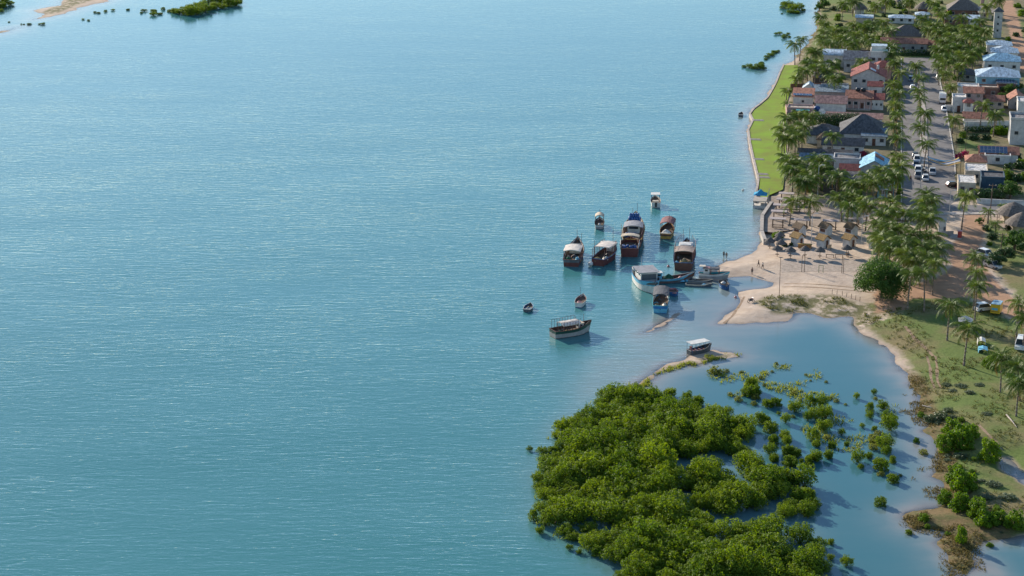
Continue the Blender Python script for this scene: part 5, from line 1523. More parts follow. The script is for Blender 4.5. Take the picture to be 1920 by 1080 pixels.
# ---- beach huts, shelters, umbrellas
def beach_hut(label, px, py, back=False):
    p = G(px, py)
    e = empty('beach_hut', p, R(38), label, 'hut', 'white beach huts')
    s = 1.12
    wb = MB().box(-s, s, -s, s, -.1, 2.1)
    for yy in (-s, s): wb.face([(-s, yy, 2.1), (s, yy, 2.1), (0, yy, 2.95)])
    wb.build('wall', wall_m('white'), e)
    rb = MB()
    for sd in (-1, 1):
        a = [(sd * (s + .35), -s - .35, 1.92), (0, -s - .35, 3.06), (0, s + .35, 3.06), (sd * (s + .35), s + .35, 1.92)]
        rb.face(a); rb.face([(x, y, z + .16) for x, y, z in a])
        for i in range(4):
            j = (i + 1) % 4
            rb.face([a[i], a[j], (a[j][0], a[j][1], a[j][2] + .16), (a[i][0], a[i][1], a[i][2] + .16)])
    rb.build('thatch_roof', roof_m('brownthatch' if back else 'goldthatch'), e)
    if not back:
        d = MB().box(-.15, .6, -s - .05, -s + .01, 0, 1.85).build('door', DOORM, e)
        MB().box(.42, .50, -s - .10, -s - .05, .9, .98).build('handle', ALU, d)
        MB().box(-.9, .9, -s - .9, -s - .06, -.1, .12).build('step', CONC, e)
    else:
        MB().box(-s - .04, -s + .01, -.8, .8, .9, 1.7).build('shutter', DOORM, e)
for i, (px, py) in enumerate([(1495, 459), (1543, 463), (1592, 462), (1641, 466)]):
    beach_hut('front-row white beach hut with golden thatch, %s from the water' % ordinal(i), px, py)
for i, (px, py) in enumerate([(1499, 441), (1548, 440), (1596, 441)]):
    beach_hut('back-row white beach hut with dark brown thatch, %s from the water' % ordinal(i), px, py, True)

SHELTER = empty('picnic_shelter')
MB().box(-2.0, 2.0, -1.0, 1.0, 2.35, 2.50).build('roof', mat('shelter_roof', (0.40, 0.34, 0.33), .85, .25, 2.0, .2), SHELTER)
for x in (-1.25, 1.25):
    MB().box(x - .13, x + .13, -.13, .13, -.3, 2.35).build('post', M_WOOD, SHELTER)
    MB().box(x - .08, x + .08, -.9, .9, 2.2, 2.346).build('beam', M_WOOD, SHELTER)
MB().box(-1.5, 1.5, -.4, .4, .72, .78).build('table_top', M_DECK, SHELTER)
for s in (-1, 1): MB().box(-1.5, 1.5, s * .85 - .15, s * .85 + .15, .42, .48).build('bench', M_DECK, SHELTER)
hide_proto(SHELTER)
for px, py, lab in [(1503, 429, 'picnic shelter with flat grey roof behind the first back-row hut'), (1557, 431, 'picnic shelter with flat grey roof behind the second back-row hut'), (1597, 427, 'picnic shelter with flat grey roof behind the third back-row hut'),
                    (1458, 427, 'picnic shelter with flat roof nearest the quay corner'), (1460, 413, 'second flat-roofed picnic shelter up the quay'), (1464, 401, 'third flat-roofed picnic shelter up the quay'), (1470, 390, 'fourth flat-roofed picnic shelter up the quay'), (1474, 379, 'farthest flat-roofed picnic shelter by the lawn'), (1490, 398, 'picnic shelter under the two quay palms')]:
    copy_tree(SHELTER, P(px, py, Z0), ST, None, lab, 'picnic shelters', 'shelter')

UMB = empty('thatch_umbrella')
MB().lathe([(1.35, 1.75), (1.15, 2.05), (.6, 2.5), (.08, 2.85)], 14).build('thatch_canopy', mat('grey_thatch', (0.15, 0.135, 0.125), .95, .4, 3.0, .7, 6.0, .1), UMB)
MB().bar((0, 0, -.4), (0, 0, 2.6), .07).build('pole', M_WOOD, UMB)
MB().lathe([(.5, .55), (.5, .6)], 10).build('table', M_DECK, UMB)
hide_proto(UMB)
for i, (px, py) in enumerate(sorted([(1443, 466), (1458, 463), (1464, 470), (1457, 481), (1482, 484), (1509, 482), (1537, 484), (1587, 480), (1462, 455)])):
    copy_tree(UMB, G(px, py), rnd.uniform(0, 6), None, 'grey thatched beach umbrella, %s from the water' % ordinal(i), 'thatched beach umbrellas', 'umbrella')

def pole(label, px, py, top, r=.11, lamp=True, arm=False, m=None, group='light poles', lean=0.0):
    p = G(px, py)
    h = (py - top) * mpp(py) / math.cos(PITCH) * 1.0
    e = empty('light_pole' if lamp else 'pole', p, ST, label, 'pole', group)
    MB().bar((0, 0, -.4), (lean, 0, h), r, 7, r * .65).build('shaft', m or mat('pale_concrete_pole', (0.52, 0.49, 0.46), .85, .15), e)
    if lamp:
        MB().bar((lean, 0, h - .1), (lean + .9, -.2, h + .25), .05).build('lamp_arm', ALU, e)
        MB().box(lean + .8, lean + 1.4, -.35, -.1, h + .2, h + .32).build('lamp_head', ALU, e)
    if arm:
        MB().box(lean - 1.0, lean + 1.0, -.07, .07, h - .55, h - .4).build('cross_arm', M_WOOD, e)
        for k in (-.8, 0, .8): MB().lathe([(.06, h - .4), (.08, h - .3), (.03, h - .15)], 6, (lean + k, 0, 0)).build('insulator', PM('white'), e)
for lab, px, py, top in [('pale light pole in front of the first and second beach huts', 1521, 455, 402), ('pale light pole right of the third beach hut', 1615, 456, 407), ('pale light pole in front of the dark building', 1533, 369, 312), ('pale light pole at the cross street palms', 1652, 398, 357), ('pale light pole at the near end of the median', 1726, 353, 303), ('pale light pole at the start of the sandy track', 1779, 414, 359), ('pale light pole on the right kerb in the middle of the street', 1786, 246, 200)]:
    pole(lab, px, py, top)
for lab, px, py, top in [('wooden utility pole with cross arm by the roadside wall', 1856, 404, 346), ('utility pole with cross arm beside the sandy track', 1876, 472, 437)]:
    pole(lab, px, py, top, .14, False, True, M_WOOD, 'utility poles', .2)
for lab, px, py, top in [('thin dark pole beside the right kerb garden', 1792, 285, 236), ('thin dark pole in the right garden', 1810, 288, 230), ('thin pole at the flat-roofed house', 1800, 330, 280), ('tall thin wooden pole at the left corner of the sand court', 1461, 554, 484), ('thin pole at the front of the flat-roofed corner block', 1806, 352, 322)]:
    pole(lab, px, py, top, .07, False, False, M_WOOD, 'thin poles')
# goals and net posts on the sand court
for lab, x0, x1, y, top in [('small green goal frame on the sand court', 1535, 1543, 511, 497), ('tall slender pair of posts left on the sand court', 1503, 1508, 510, 478), ('tall slender pair of posts right on the sand court', 1578, 1581, 512, 482)]:
    a, b = G(x0, y), G(x1, y)
    e = empty('court_posts', a, 0, lab, 'goal', 'court posts')
    h = (y - top) * mpp(y)
    d = b - a
    m = mat('post_green', (0.16, 0.22, 0.12), .7, .2) if 'goal' in lab else M_WOOD
    MB().bar((0, 0, -.3), (0, 0, h), .07).build('post', m, e); MB().bar((d.x, d.y, -.3), (d.x, d.y, h), .07).build('post', m, e)
    MB().bar((0, 0, h - .05), (d.x, d.y, h - .05), .06).build('crossbar', m, e)
for i, (x, y) in enumerate([(1560, 551), (1569, 552), (1579, 554), (1587, 557), (1596, 559), (1604, 562), (1612, 565)]):
    e = empty('fence_post', G(x, y), 0, 'short wooden stake, %s from the left in the dune line' % ordinal(i), 'post', 'stakes in the dune line')
    MB().bar((0, 0, -.3), (0.05, 0, 1.0), .06, 5, .05).build('stake', M_WOOD, e); MB().lathe([(.065, 0), (.065, .05)], 6, (.05, 0, .98)).build('cap', M_WOOD, e)
# pier platform with the blue canopy
p = P(1425, 391, 0); e = empty('boat_jetty', p, ST, 'white jetty platform with blue peaked canopy at the lawn corner', 'jetty')
MB().box(-1.9, 1.6, 0, 5, -1, .75).build('base', wall_m('white'), e); MB().box(-1.9, 1.6, .1, 5, 1.75, 1.95).build('deck', CONC, e)
for x in (-1.7, 1.4):
    for y in (.3, 4.7): MB().box(x - .12, x + .12, y - .12, y + .12, .754, 1.75).build('pillar', CONC, e)
MB().lathe([(2.5, 3.9), (1.1, 4.4), (.05, 5.3)], 4, (0, 0, 0)).build('canopy', M_CANVAS['blue'], e).rotation_euler = (0, 0, math.pi / 4); e.children[-1].location = (0.1, 7.5, -.6)
for x in (-1.5, 1.7):
    for y in (5.9, 9.1): MB().bar((x, y, .5), (x, y, 3.4), .06).build('canopy_post', ALU, e)

# ------------------------------------------------------------------ palms of the town and beach
def palm_crowns(pts, label, group, hdef=6.8):
    """pts: (pixel x, pixel y of the crown centre[, trunk height in metres])"""
    q = []
    for t in pts:
        h = (t[2] if len(t) > 2 else hdef) * rnd.uniform(.93, 1.07)
        p = P(t[0], t[1], LAND_Z + h)
        q.append((p, h, t))
    q.sort(key=lambda a: a[0].y)
    for i, (p, h, t) in enumerate(q):
        k = min(range(6), key=lambda j: abs(PALM_H[j] - h) + rnd.random() * 2.0)
        s = h / PALM_H[k]
        f = 1.0 * rnd.uniform(.88, 1.10)
        copy_tree(PALMS[k], (p.x, p.y, gz(p.x, p.y)), rnd.uniform(0, 6.28), (f, f, s if .7 < s < 1.3 else max(.7, min(1.3, s))), label.format(n=ordinal(i)), group, 'palm tree')
palm_crowns([(1684, 137), (1680, 160), (1679, 178), (1677, 197), (1680, 217), (1679, 237), (1680, 260), (1685, 297), (1685, 315), (1680, 332), (1672, 103), (1677, 119)], 'coconut palm, {n} from the near end of the left street row', 'palms along the left side of the street')
palm_crowns([(1717, 125), (1722, 147), (1727, 172), (1729, 187), (1735, 213), (1732, 240), (1735, 272)], 'coconut palm, {n} from the near end of the street median', 'palms of the street median')
palm_crowns([(1762, 125), (1775, 117), (1785, 108), (1775, 140), (1762, 95), (1777, 90), (1800, 102), (1825, 102), (1797, 125), (1782, 165, 4.5), (1767, 112), (1792, 112), (1812, 112), (1789, 87), (1830, 95), (1767, 80), (1760, 108), (1808, 90)], 'coconut palm, {n} nearest in the grove right of the street end', 'palms of the grove right of the street end', 6.0)
palm_crowns([(1840, 197, 8.2), (1865, 217), (1787, 224, 4.6)], 'coconut palm by the right garden walls, {n} nearest the camera', 'palms of the right gardens')
palm_crowns([(1547, 45), (1550, 62), (1566, 58), (1590, 60), (1587, 76), (1602, 66), (1630, 72), (1635, 55), (1640, 44), (1655, 43), (1665, 60), (1522, 94), (1530, 100), (1575, 72), (1548, 80), (1560, 82), (1612, 80), (1598, 84), (1640, 84), (1655, 95), (1538, 72), (1620, 52), (1604, 48), (1540, 30), (1668, 85), (1676, 92)], 'coconut palm, {n} nearest in the far shore grove', 'palms of the far shore grove', 6.4)
palm_crowns([(1515, 121), (1562, 121), (1565, 148), (1495, 148, 4), (1475, 173, 2.6), (1617, 117, 5), (1540, 118), (1528, 128), (1550, 135), (1506, 133), (1610, 128, 4)], 'coconut palm, {n} nearest in the gardens behind the upper lawn', 'palms of the upper lawn gardens', 6.0)
palm_crowns([(1482, 222), (1495, 217), (1517, 220), (1472, 244), (1492, 246), (1500, 253), (1562, 255), (1467, 258), (1478, 262), (1505, 238)], 'coconut palm, {n} nearest in the clump at the middle of the lawn', 'palms at the middle of the lawn', 6.6)
palm_crowns([(1477, 297), (1487, 320), (1500, 310), (1532, 300), (1522, 337), (1570, 332), (1627, 334), (1650, 322), (1675, 332), (1512, 325), (1495, 340), (1540, 318), (1483, 306), (1510, 345), (1548, 305), (1600, 345), (1662, 340), (1640, 345)], 'coconut palm, {n} nearest in the grove between the lawn and the huts', 'palms of the grove behind the huts', 6.0)
palm_crowns([(1482, 377), (1520, 380), (1580, 372), (1612, 378), (1625, 388), (1675, 382), (1645, 422), (1740, 366), (1740, 395), (1737, 412), (1807, 368, 8.5), (1680, 428), (1590, 388), (1600, 370), (1655, 405), (1665, 395), (1690, 400), (1752, 378), (1728, 382)], 'coconut palm, {n} nearest in the line along the promenade', 'palms of the promenade', 6.4)
palm_crowns([(1727, 407), (1692, 460), (1700, 478), (1747, 446), (1755, 467), (1647, 444), (1660, 455), (1715, 440), (1670, 470), (1730, 460), (1682, 448), (1740, 480), (1712, 490), (1665, 430)], 'coconut palm, {n} nearest in the grove beside the broad tree', 'palms of the grove beside the broad tree', 6.0)
palm_crowns([(1705, 515, 7.5), (1737, 513, 8.5), (1752, 494, 7.5), (1827, 486, 8), (1830, 512, 8), (1832, 537, 8), (1780, 572, 8.2), (1812, 618, 7.4), (1910, 572, 8), (1880, 674, 7), (1910, 718, 6.5), (1916, 690, 7), (1922, 600, 7)], 'coconut palm, {n} nearest in the right foreground meadow', 'palms of the meadow', 7.5)
palm_crowns([(1492, 82, 7.6), (1501, 70, 8.2)], 'slender lone palm at the water edge beyond the lawn, {n} of two', 'shore pair of palms')
palm_crowns([(1760, 19), (1732, 37), (1767, 52), (1786, 56), (1800, 34), (1805, 52), (1842, 41), (1846, 60), (1747, 8), (1705, 2), (1780, 68), (1820, 70), (1835, 78), (1762, 62), (1750, 50), (1812, 62), (1826, 52), (1740, 58), (1720, 50), (1770, 30), (1580, 8), (1600, 4), (1640, 12), (1660, 4), (1870, 2), (1850, 14), (1795, 75)], 'coconut palm, {n} nearest in the grove around the far thatched roofs', 'palms around the far thatched roofs', 6.2)
for i, (px, py, lab) in enumerate([(1880, 400, 'young palm with bright fronds in front of the roadside wall'), (1852, 420, 'young palm at the foot of the utility pole'), (1891, 336, 'young bright palm beside the shaded dark blue wall'), (1866, 444, 'young palm left of the thatched restaurant'), (1876, 304, 'young palm in front of the white annex'), (1800, 158, 'young yellow-green palm at the garden house'), (1782, 190, 'young yellow-green palm at the right kerb'), (1643, 488, 'young palm at the foot of the fourth beach hut'), (1475, 205, 'young palm at the lawn edge of the solar house'), (1640, 118, 'young palm in front of the tall white house')]):
    copy_tree(PALMY[i % 2], G(px, py), rnd.uniform(0, 6), rnd.uniform(1.0, 1.3), lab, 'young palms', 'palm tree')
# garden shrubs
for px, py, w, k, lab in [(1457, 446, 26, 's', 'bright green broad-leaved shrub at the quay corner'), (1619, 292, 18, 'f', 'red bougainvillea against the white wall of the dark-roofed house'), (1798, 296, 18, 'f', 'red bougainvillea at the kerb, left of two'), (1808, 292, 20, 'f', 'pink-red bougainvillea at the kerb, right of two'), (1795, 352, 10, 'f', 'small red bougainvillea at the corner block'),
                          (1800, 268, 20, 'd', 'rounded garden shrub behind the kerb'), (1806, 258, 18, 's', 'green garden shrub above the rounded one'), (1826, 262, 24, 'd', 'dark garden shrub below the boundary wall'), (1850, 262, 22, 'd', 'dark garden shrub in the middle of the boundary wall garden'), (1870, 252, 30, 's', 'yellow-green shrub bed below the boundary wall'), (1882, 252, 26, 's', 'yellow-green shrub at the right end of the bed'),
                          (1795, 130, 16, 's', 'bright shrub in the grove right of the street'), (1792, 150, 16, 's', 'yellow-green bush beside the garden house'), (1850, 432, 20, 'd', 'dark shrub at the grass strip of the track'), (1860, 448, 22, 'd', 'dark shrub in front of the restaurant'), (1472, 462, 14, 'd', 'dark low shrub in front of the first beach hut'), (1484, 460, 12, 'd', 'dark shrub left of the first hut door'),
                          (1886, 305, 16, 's', 'green shrub beside the white annex'), (1858, 302, 12, 's', 'small green shrub at the annex'), (1905, 340, 30, 'd', 'dark shrub mass at the right edge'), (1910, 315, 28, 'd', 'dark garden shrub under the right edge roofs'), (1648, 140, 14, 'd', 'dark shrub at the red house corner'), (1905, 68, 16, 'd', 'shrub at the bend of the dirt road'), (1890, 76, 14, 's', 'clipped green shrub beside the dirt road'), (1925, 60, 22, 'd', 'shrub on the right side of the dirt road'),
                          (1908, 14, 18, 's', 'yellow-green shrub beyond the dirt road'), (1916, 30, 20, 's', 'shrub right of the dirt road'), (1855, 460, 14, 's', 'small green shrub at the track edge'), (1890, 430, 16, 'd', 'shrub below the restaurant terrace'), (1600, 178, 10, 'd', 'potted shrub on the courtyard'), (1530, 204, 9, 'd', 'small round shrub beside the blue tank')]:
    src, br = dict(s=(SHRUB[rnd.randrange(3)], 2.2), f=(FLOWSH, 1.6), d=(DARKSH[rnd.randrange(2)], 1.8))[k]
    bush(src, px, py, w, .8, lab, 'garden shrubs' if k != 'f' else 'bougainvilleas', 'shrub', br)

def yard_fill(pts, lab, grp):
    for px, py, w in pts:
        bush(DARKSH[rnd.randrange(2)] if rnd.random() < .6 else SHRUB[rnd.randrange(3)], px, py, w, rnd.uniform(.7, 1.1), lab, grp, 'shrub', 2.0)
yr = random.Random(21)
yard_fill([(yr.uniform(1545, 1680), yr.uniform(48, 92), yr.uniform(9, 16)) for _ in range(34)], 'dark undergrowth bush beneath the far shore palms', 'undergrowth of the far shore grove')
yard_fill([(yr.uniform(1745, 1850), yr.uniform(52, 120), yr.uniform(9, 17)) for _ in range(34)], 'dark undergrowth bush in the grove right of the street end', 'undergrowth of the grove right of the street end')
yard_fill([(yr.uniform(1560, 1850), yr.uniform(6, 46), yr.uniform(8, 15)) for _ in range(34)], 'garden bush among the far thatched roofs', 'bushes among the far thatched roofs')
yard_fill([(yr.uniform(1495, 1590), yr.uniform(112, 160), yr.uniform(9, 15)) for _ in range(14)], 'garden bush behind the upper lawn', 'bushes of the upper lawn gardens')
yard_fill([(yr.uniform(1672, 1688), yr.uniform(110, 380), yr.uniform(9, 15)) for _ in range(26)], 'low bush at the foot of the left street palms', 'bushes below the left street palms')
yard_fill([(yr.uniform(1478, 1660), yr.uniform(312, 366), yr.uniform(10, 18)) for _ in range(22)], 'low bush in the shade of the grove behind the huts', 'bushes of the grove behind the huts')
yard_fill([(yr.uniform(1884, 1930), yr.uniform(280, 372), yr.uniform(14, 24)) for _ in range(12)], 'garden bush at the right edge below the solar house', 'bushes at the right edge')
yard_fill([(yr.uniform(1655, 1720), yr.uniform(455, 520), yr.uniform(12, 20)) for _ in range(10)], 'dark bush between the palms and the broad tree', 'bushes beside the broad tree')

# ------------------------------------------------------------------ vehicles
TYRE = mat('tyre_rubber', (0.02, 0.02, 0.022), .8, .2)
RIM = mat('wheel_rim', (0.35, 0.35, 0.37), .35, .1, metal=.7)
def vpaint(k):
    c = dict(white=(.70, .70, .69), silver=(.42, .43, .44), black=(.03, .03, .035), dark=(.06, .07, .085), blue=(.04, .09, .18), grey=(.2, .2, .21), red=(.35, .03, .03), yellow=(.62, .38, .03))[k]
    return mat('car_paint_' + k, c, .28, .05, spec=.5)
def car(label, px, py, heading, colour, kind='hatch', group='parked cars', cat='car'):
    """heading: degrees clockwise from straight away; px, py: middle of the footprint"""
    p = G(px, py)
    e = empty({'pickup': 'pickup_truck', 'van': 'van', 'suv': 'car', 'hatch': 'car'}[kind], p, -R(heading), label, cat, group)
    L, W, hb, hc = dict(hatch=(3.9, 1.7, .85, 1.47), suv=(4.4, 1.85, 1.0, 1.75), pickup=(5.1, 1.85, 1.0, 1.75), van=(4.8, 1.9, 1.05, 2.15))[kind]
    # side outline, y forward
    low = .28
    if kind == 'van': out = [(-L/2, low), (L/2, low), (L/2, .95), (L/2 - .7, 1.15), (-L/2, 1.15)]
    else: out = [(-L/2, low), (L/2, low), (L/2, hb - .12), (L/2 - 1.05, hb), (-L/2 + .05, hb), (-L/2, hb - .05)]
    b = MB()
    def extr(o, w0, w1=None):
        w1 = w1 or w0
        n = len(o)
        zmin, zmax = min(q[1] for q in o), max(q[1] for q in o)
        ww = lambda z: w0 + (w1 - w0) * (z - zmin) / (zmax - zmin + 1e-6)
        l_ = [(-ww(z) / 2, y, z) for y, z in o]; r_ = [(ww(z) / 2, y, z) for y, z in o]
        return l_, r_, n
    l_, r_, n = extr(out, W)
    b.face(list(reversed(l_))); b.face(r_)
    for i in range(n):
        j = (i + 1) % n
        b.face([l_[i], l_[j], r_[j], r_[i]])
    vp = vpaint(colour)
    body = b.build('body', vp, e)
    if kind == 'pickup': cab = [(-.35, hb), (1.45, hb), (.75, hc), (-.2, hc)]
    elif kind == 'van': cab = [(-L/2, 1.15), (L/2 - .7, 1.15), (L/2 - 1.4, hc), (-L/2 + .1, hc)]
    else: cab = [(-L/2 + .1, hb), (L/2 - 1.0, hb), (L/2 - 1.75, hc), (-L/2 + .55, hc)]
    g = MB(); l_, r_, n = extr(cab, W * .96, W * .80)
    g.face(list(reversed(l_))); g.face(r_)
    for i in (1, 3): g.face([l_[i], l_[(i + 1) % 4], r_[(i + 1) % 4], r_[i]])
    g.build('windows', GLASS, e)
    rf = MB(); rf.box(-W * .41, W * .41, cab[3][0] - .03, cab[2][0] + .03, hc - .03, hc + .05)
    for (i, j) in ((0, 3), (1, 2)):
        for s in (l_, r_): rf.bar(s[i], s[j], .06, 4)
    rf.build('roof', vp, e)
    if kind == 'pickup': MB().box(-W * .42, W * .42, -L/2 + .15, -.45, hb - .3, hb + .02).build('load_bed', mat('bed_liner', (.04, .04, .045), .8, .2), e)
    for sx in (-1, 1):
        for yy in (-L * .31, L * .31):
            w = MB().bar((sx * (W/2 - .16), yy, .33), (sx * (W/2 + .03), yy, .33), .33, 12).build('wheel', TYRE, e)
            MB().bar((sx * (W/2 + .03), yy, .33), (sx * (W/2 + .04), yy, .33), .19, 8).build('rim', RIM, w)
        MB().box(sx * W * .34 - .18, sx * W * .34 + .18, L/2 - .02, L/2 + .03, hb - .38, hb - .2).build('headlight', PM('white'), e)
        MB().box(sx * W * .38 - .12, sx * W * .38 + .12, -L/2 - .03, -L/2 + .02, hb - .35, hb - .15).build('tail_light', vpaint('red'), e)
    return e
car('dark car at the top of the median parking line', 1716, 296, 190, 'dark')
car('white car second in the line beside the median', 1719, 303, 190, 'white', 'suv')
car('dark blue car third in the line beside the median', 1717, 312, 190, 'blue')
car('white car fourth in the line beside the median', 1721, 323, 190, 'white', 'suv')
car('grey car nearest in the line beside the median', 1721, 333, 190, 'grey', 'suv')
car('silver hatchback on the median side of the street, nearest the cross street', 1735, 338, 190, 'silver')
car('dark pickup with pale bonnet right of the median', 1748, 326, 190, 'silver', 'pickup')
car('black car parked at the corner block', 1787, 350, 80, 'black')
car('grey car far up the street at the right kerb', 1760, 148, 190, 'grey')
car('white car at the right kerb below the box truck', 1770, 208, 190, 'white')
car('white car under the median palms, far up the street', 1711, 168, 190, 'white')
car('dark blue car farthest under the median palms', 1708, 151, 190, 'blue')
car('white car topmost of three on the sandy track', 1848, 481, 150, 'white', 'suv')
car('dark car in the middle of three on the sandy track', 1856, 491, 150, 'dark')
car('silver car lowest of three on the sandy track', 1861, 502, 150, 'silver', 'suv')
car('white van at the right edge of the meadow', 1913, 652, 200, 'white', 'van', cat='van')
car('white van half hidden by the promenade palms', 1697, 413, 95, 'white', 'van', cat='van')
car('white car beside the palms on the cross street', 1720, 411, 95, 'white')
car('white car in front of the yellow trailer', 1845, 582, 70, 'white', 'suv')
# box truck, yellow trailer, white booth
p = G(1767, 192); e = empty('box_truck', p, ST + R(180), 'white box truck at the right kerb', 'truck', 'parked cars')
MB().box(-1.1, 1.1, -3.0, 1.4, .75, 3.0).build('cargo_box', vpaint('white'), e); MB().box(-1.0, 1.0, 1.45, 3.0, .55, 2.2).build('cab', vpaint('white'), e); MB().box(-.9, .9, 3.0, 3.03, 1.3, 2.05).build('windscreen', GLASS, e)
for sx in (-1, 1):
    for yy in (-2.0, 2.1): MB().bar((sx * .8, yy, .4), (sx * 1.08, yy, .4), .4, 12).build('wheel', TYRE, e)
p = G(1868, 588); e = empty('trailer', p, R(-24), 'tall yellow box trailer with pale blue roof under the meadow palms', 'trailer')
MB().box(-1.0, 1.0, -1.6, 1.6, .5, 2.5).build('box', vpaint('yellow'), e); MB().box(-1.02, 1.02, -1.62, 1.62, 2.504, 2.58).build('roof', roof_m('skyblue'), e)
MB().box(-.8, .5, -1.63, -1.59, 1.2, 1.7).build('window', PM('sky_blue'), e); MB().box(-.9, .9, -1.64, -1.59, .85, .95).build('trim', PM('brown'), e)
for sx in (-1, 1): MB().bar((sx * .85, 0, .35), (sx * 1.04, 0, .35), .35, 12).build('wheel', TYRE, e)
MB().bar((0, 1.6, .5), (0, 2.6, .45), .06).build('drawbar', ALU, e)
p = P(1766, 441, Z0); e = empty('booth', p, ST, 'tall white booth beside the promenade palms', 'booth')
MB().box(-.9, .9, 0, 3.0, -.1, 3.6).build('wall', wall_m('white'), e); MB().box(-1.0, 1.0, -.1, 3.1, 3.604, 3.75).build('roof', CONC, e); MB().box(.3, .85, -.03, .02, 1.2, 2.2).build('hatch', PM('slate'), e)
p = P(1796, 448, Z0); e = empty('vendor_stand', p, ST, 'red vendor box on a low concrete pad beside the track', 'stand')
MB().box(-1.9, 1.0, -.4, 3.5, -.1, .3).build('pad', CONC, e); MB().box(-.1, .9, 0, 1.0, .304, 1.9).build('box', mat('red_metal', (.40, .06, .05), .5, .2), e); MB().box(-.2, 1.0, -.1, 1.1, 1.904, 2.0).build('lid', PM('pink'), e)
strip_wall('yard_wall', [(1767, 442), (1787, 441)], Z0 + 1.1, .2, CONC, 'low grey wall between the booth and the red vendor box', 'wall', .5)
# tents and tarps
def tent(label, px, py, w, d, h, m, posts=True, group='tents on the meadow'):
    p = G(px, py); e = empty('tent', p, ST, label, 'tent', group)
    mb = MB()
    a = h * .72
    for sd in (-1, 1):
        q = [(sd * w / 2, -d / 2, a), (0, -d / 2, h), (0, d / 2, h), (sd * w / 2, d / 2, a)]
        mb.face(q); mb.face([(x, y, z - .05) for x, y, z in reversed(q)])
        if not posts: mb.face([(sd * w / 2, -d / 2, a), (sd * w / 2, d / 2, a), (sd * w * .55, d / 2, 0), (sd * w * .55, -d / 2, 0)])
    mb.build('canopy', m, e)
    for sx in (-1, 1):
        for sy in (-1, 1): MB().bar((sx * w * .48, sy * d * .48, -.2), (sx * w * .48, sy * d * .48, a), .05).build('post', ALU, e)
tent('white canopy tent behind the meadow palm', 1810, 614, 3.0, 3.6, 2.1, M_CANVAS['white'])
tent('small white ridge tent on the meadow, upper one', 1840, 645, 1.6, 2.6, 1.2, PM('white'), False)
tent('low pale blue tarp tent on the meadow, lower one', 1843, 659, 1.8, 2.6, .9, PM('sky_blue'), False)
# streamers across the street
a, b = P(1740, 318, Z0), P(1798, 318, Z0)
e = empty('street_streamers', a, 0, 'yellow, white and blue streamers strung across the street', 'streamers')
d = b - a; d.z = 0
for k, (m, z0, z1) in enumerate([('yellow', 3.2, 2.4), ('white', 3.0, 2.8), ('blue', 2.5, 3.0), ('yellow', 2.2, 3.2), ('sky_blue', 3.4, 2.7)]):
    mb = MB(); n = 12
    for i in range(n):
        f0, f1 = i / n, (i + 1) / n
        z = lambda f: 2.4 + (z0 - 2.4) * (1 - f) + (z1 - 2.4) * f - 1.1 * math.sin(math.pi * f) + .12 * math.sin(9 * f + k)
        o = Vector((0, (k - 2) * .9, 0))
        mb.face([d * f0 + o + Vector((0, -.3, z(f0))), d * f1 + o + Vector((0, -.3, z(f1))), d * f1 + o + Vector((0, .3, z(f1) + .18)), d * f0 + o + Vector((0, .3, z(f0) + .18))])
    mb.build('streamer', PM(m), e)
for q in (Vector((0, 0, 0)), d):
    for yy in (-2, 2): MB().bar(q + Vector((0, yy, -.1)), q + Vector((0, yy, 3.6)), .05).build('pole', M_WOOD, e)
# motorbikes
def motorbike(label, px, py, heading, m):
    p = G(px, py); e = empty('motorbike', p, -R(heading), label, 'motorbike', 'motorbikes')
    for yy in (-.62, .62):
        w = MB()
        for k in range(12):
            a0, a1 = 2 * math.pi * k / 12, 2 * math.pi * (k + 1) / 12
            w.bar((0, yy + math.cos(a0) * .27, .3 + math.sin(a0) * .27), (0, yy + math.cos(a1) * .27, .3 + math.sin(a1) * .27), .05, 4)
        w.build('wheel', TYRE, e)
    MB().box(-.14, .14, -.35, .35, .35, .72).build('engine', vpaint('dark'), e); MB().box(-.16, .16, 0, .45, .72, .95).build('fuel_tank', PM(m), e); MB().box(-.15, .15, -.75, 0, .76, .88).build('seat', TYRE, e)
    MB().bar((0, .66, .3), (0, .40, 1.05), .05).build('fork', ALU, e); MB().bar((-.36, .38, 1.05), (.36, .38, 1.05), .035).build('handlebar', ALU, e)
motorbike('motorbike parked on the sand point by the lagoon', 1408, 567, 70, 'maroon'); motorbike('motorbike parked beside the median cars, left', 1731, 322, 60, 'white'); motorbike('motorbike parked beside the median cars, right', 1735, 326, 60, 'grey'); motorbike('dark motorbike behind the track cars', 1867, 509, 60, 'dark')
# fallen logs
for lab, x0, y0, x1, y1 in [('bleached fallen log on the right meadow', 1887, 779, 1906, 802), ('grey driftwood stem at the lagoon shrub', 1729, 762, 1746, 765)]:
    a, b = G(x0, y0), G(x1, y1); e = empty('fallen_log', a, 0, lab, 'log', 'logs'); d = b - a
    MB().bar((0, 0, .15), (d.x * .5, d.y * .5, .22), .17, 7, .14).bar((d.x * .5, d.y * .5, .22), (d.x, d.y, d.z + .12), .14, 7, .06).build('stem', mat('bleached_wood', (.40, .35, .30), .9, .3, 2.0, .3), e)
    MB().bar((d.x * .6, d.y * .6, .2), (d.x * .6 + .8, d.y * .6 + .5, .6), .06, 5, .02).build('branch', MATS['bleached_wood'], e)
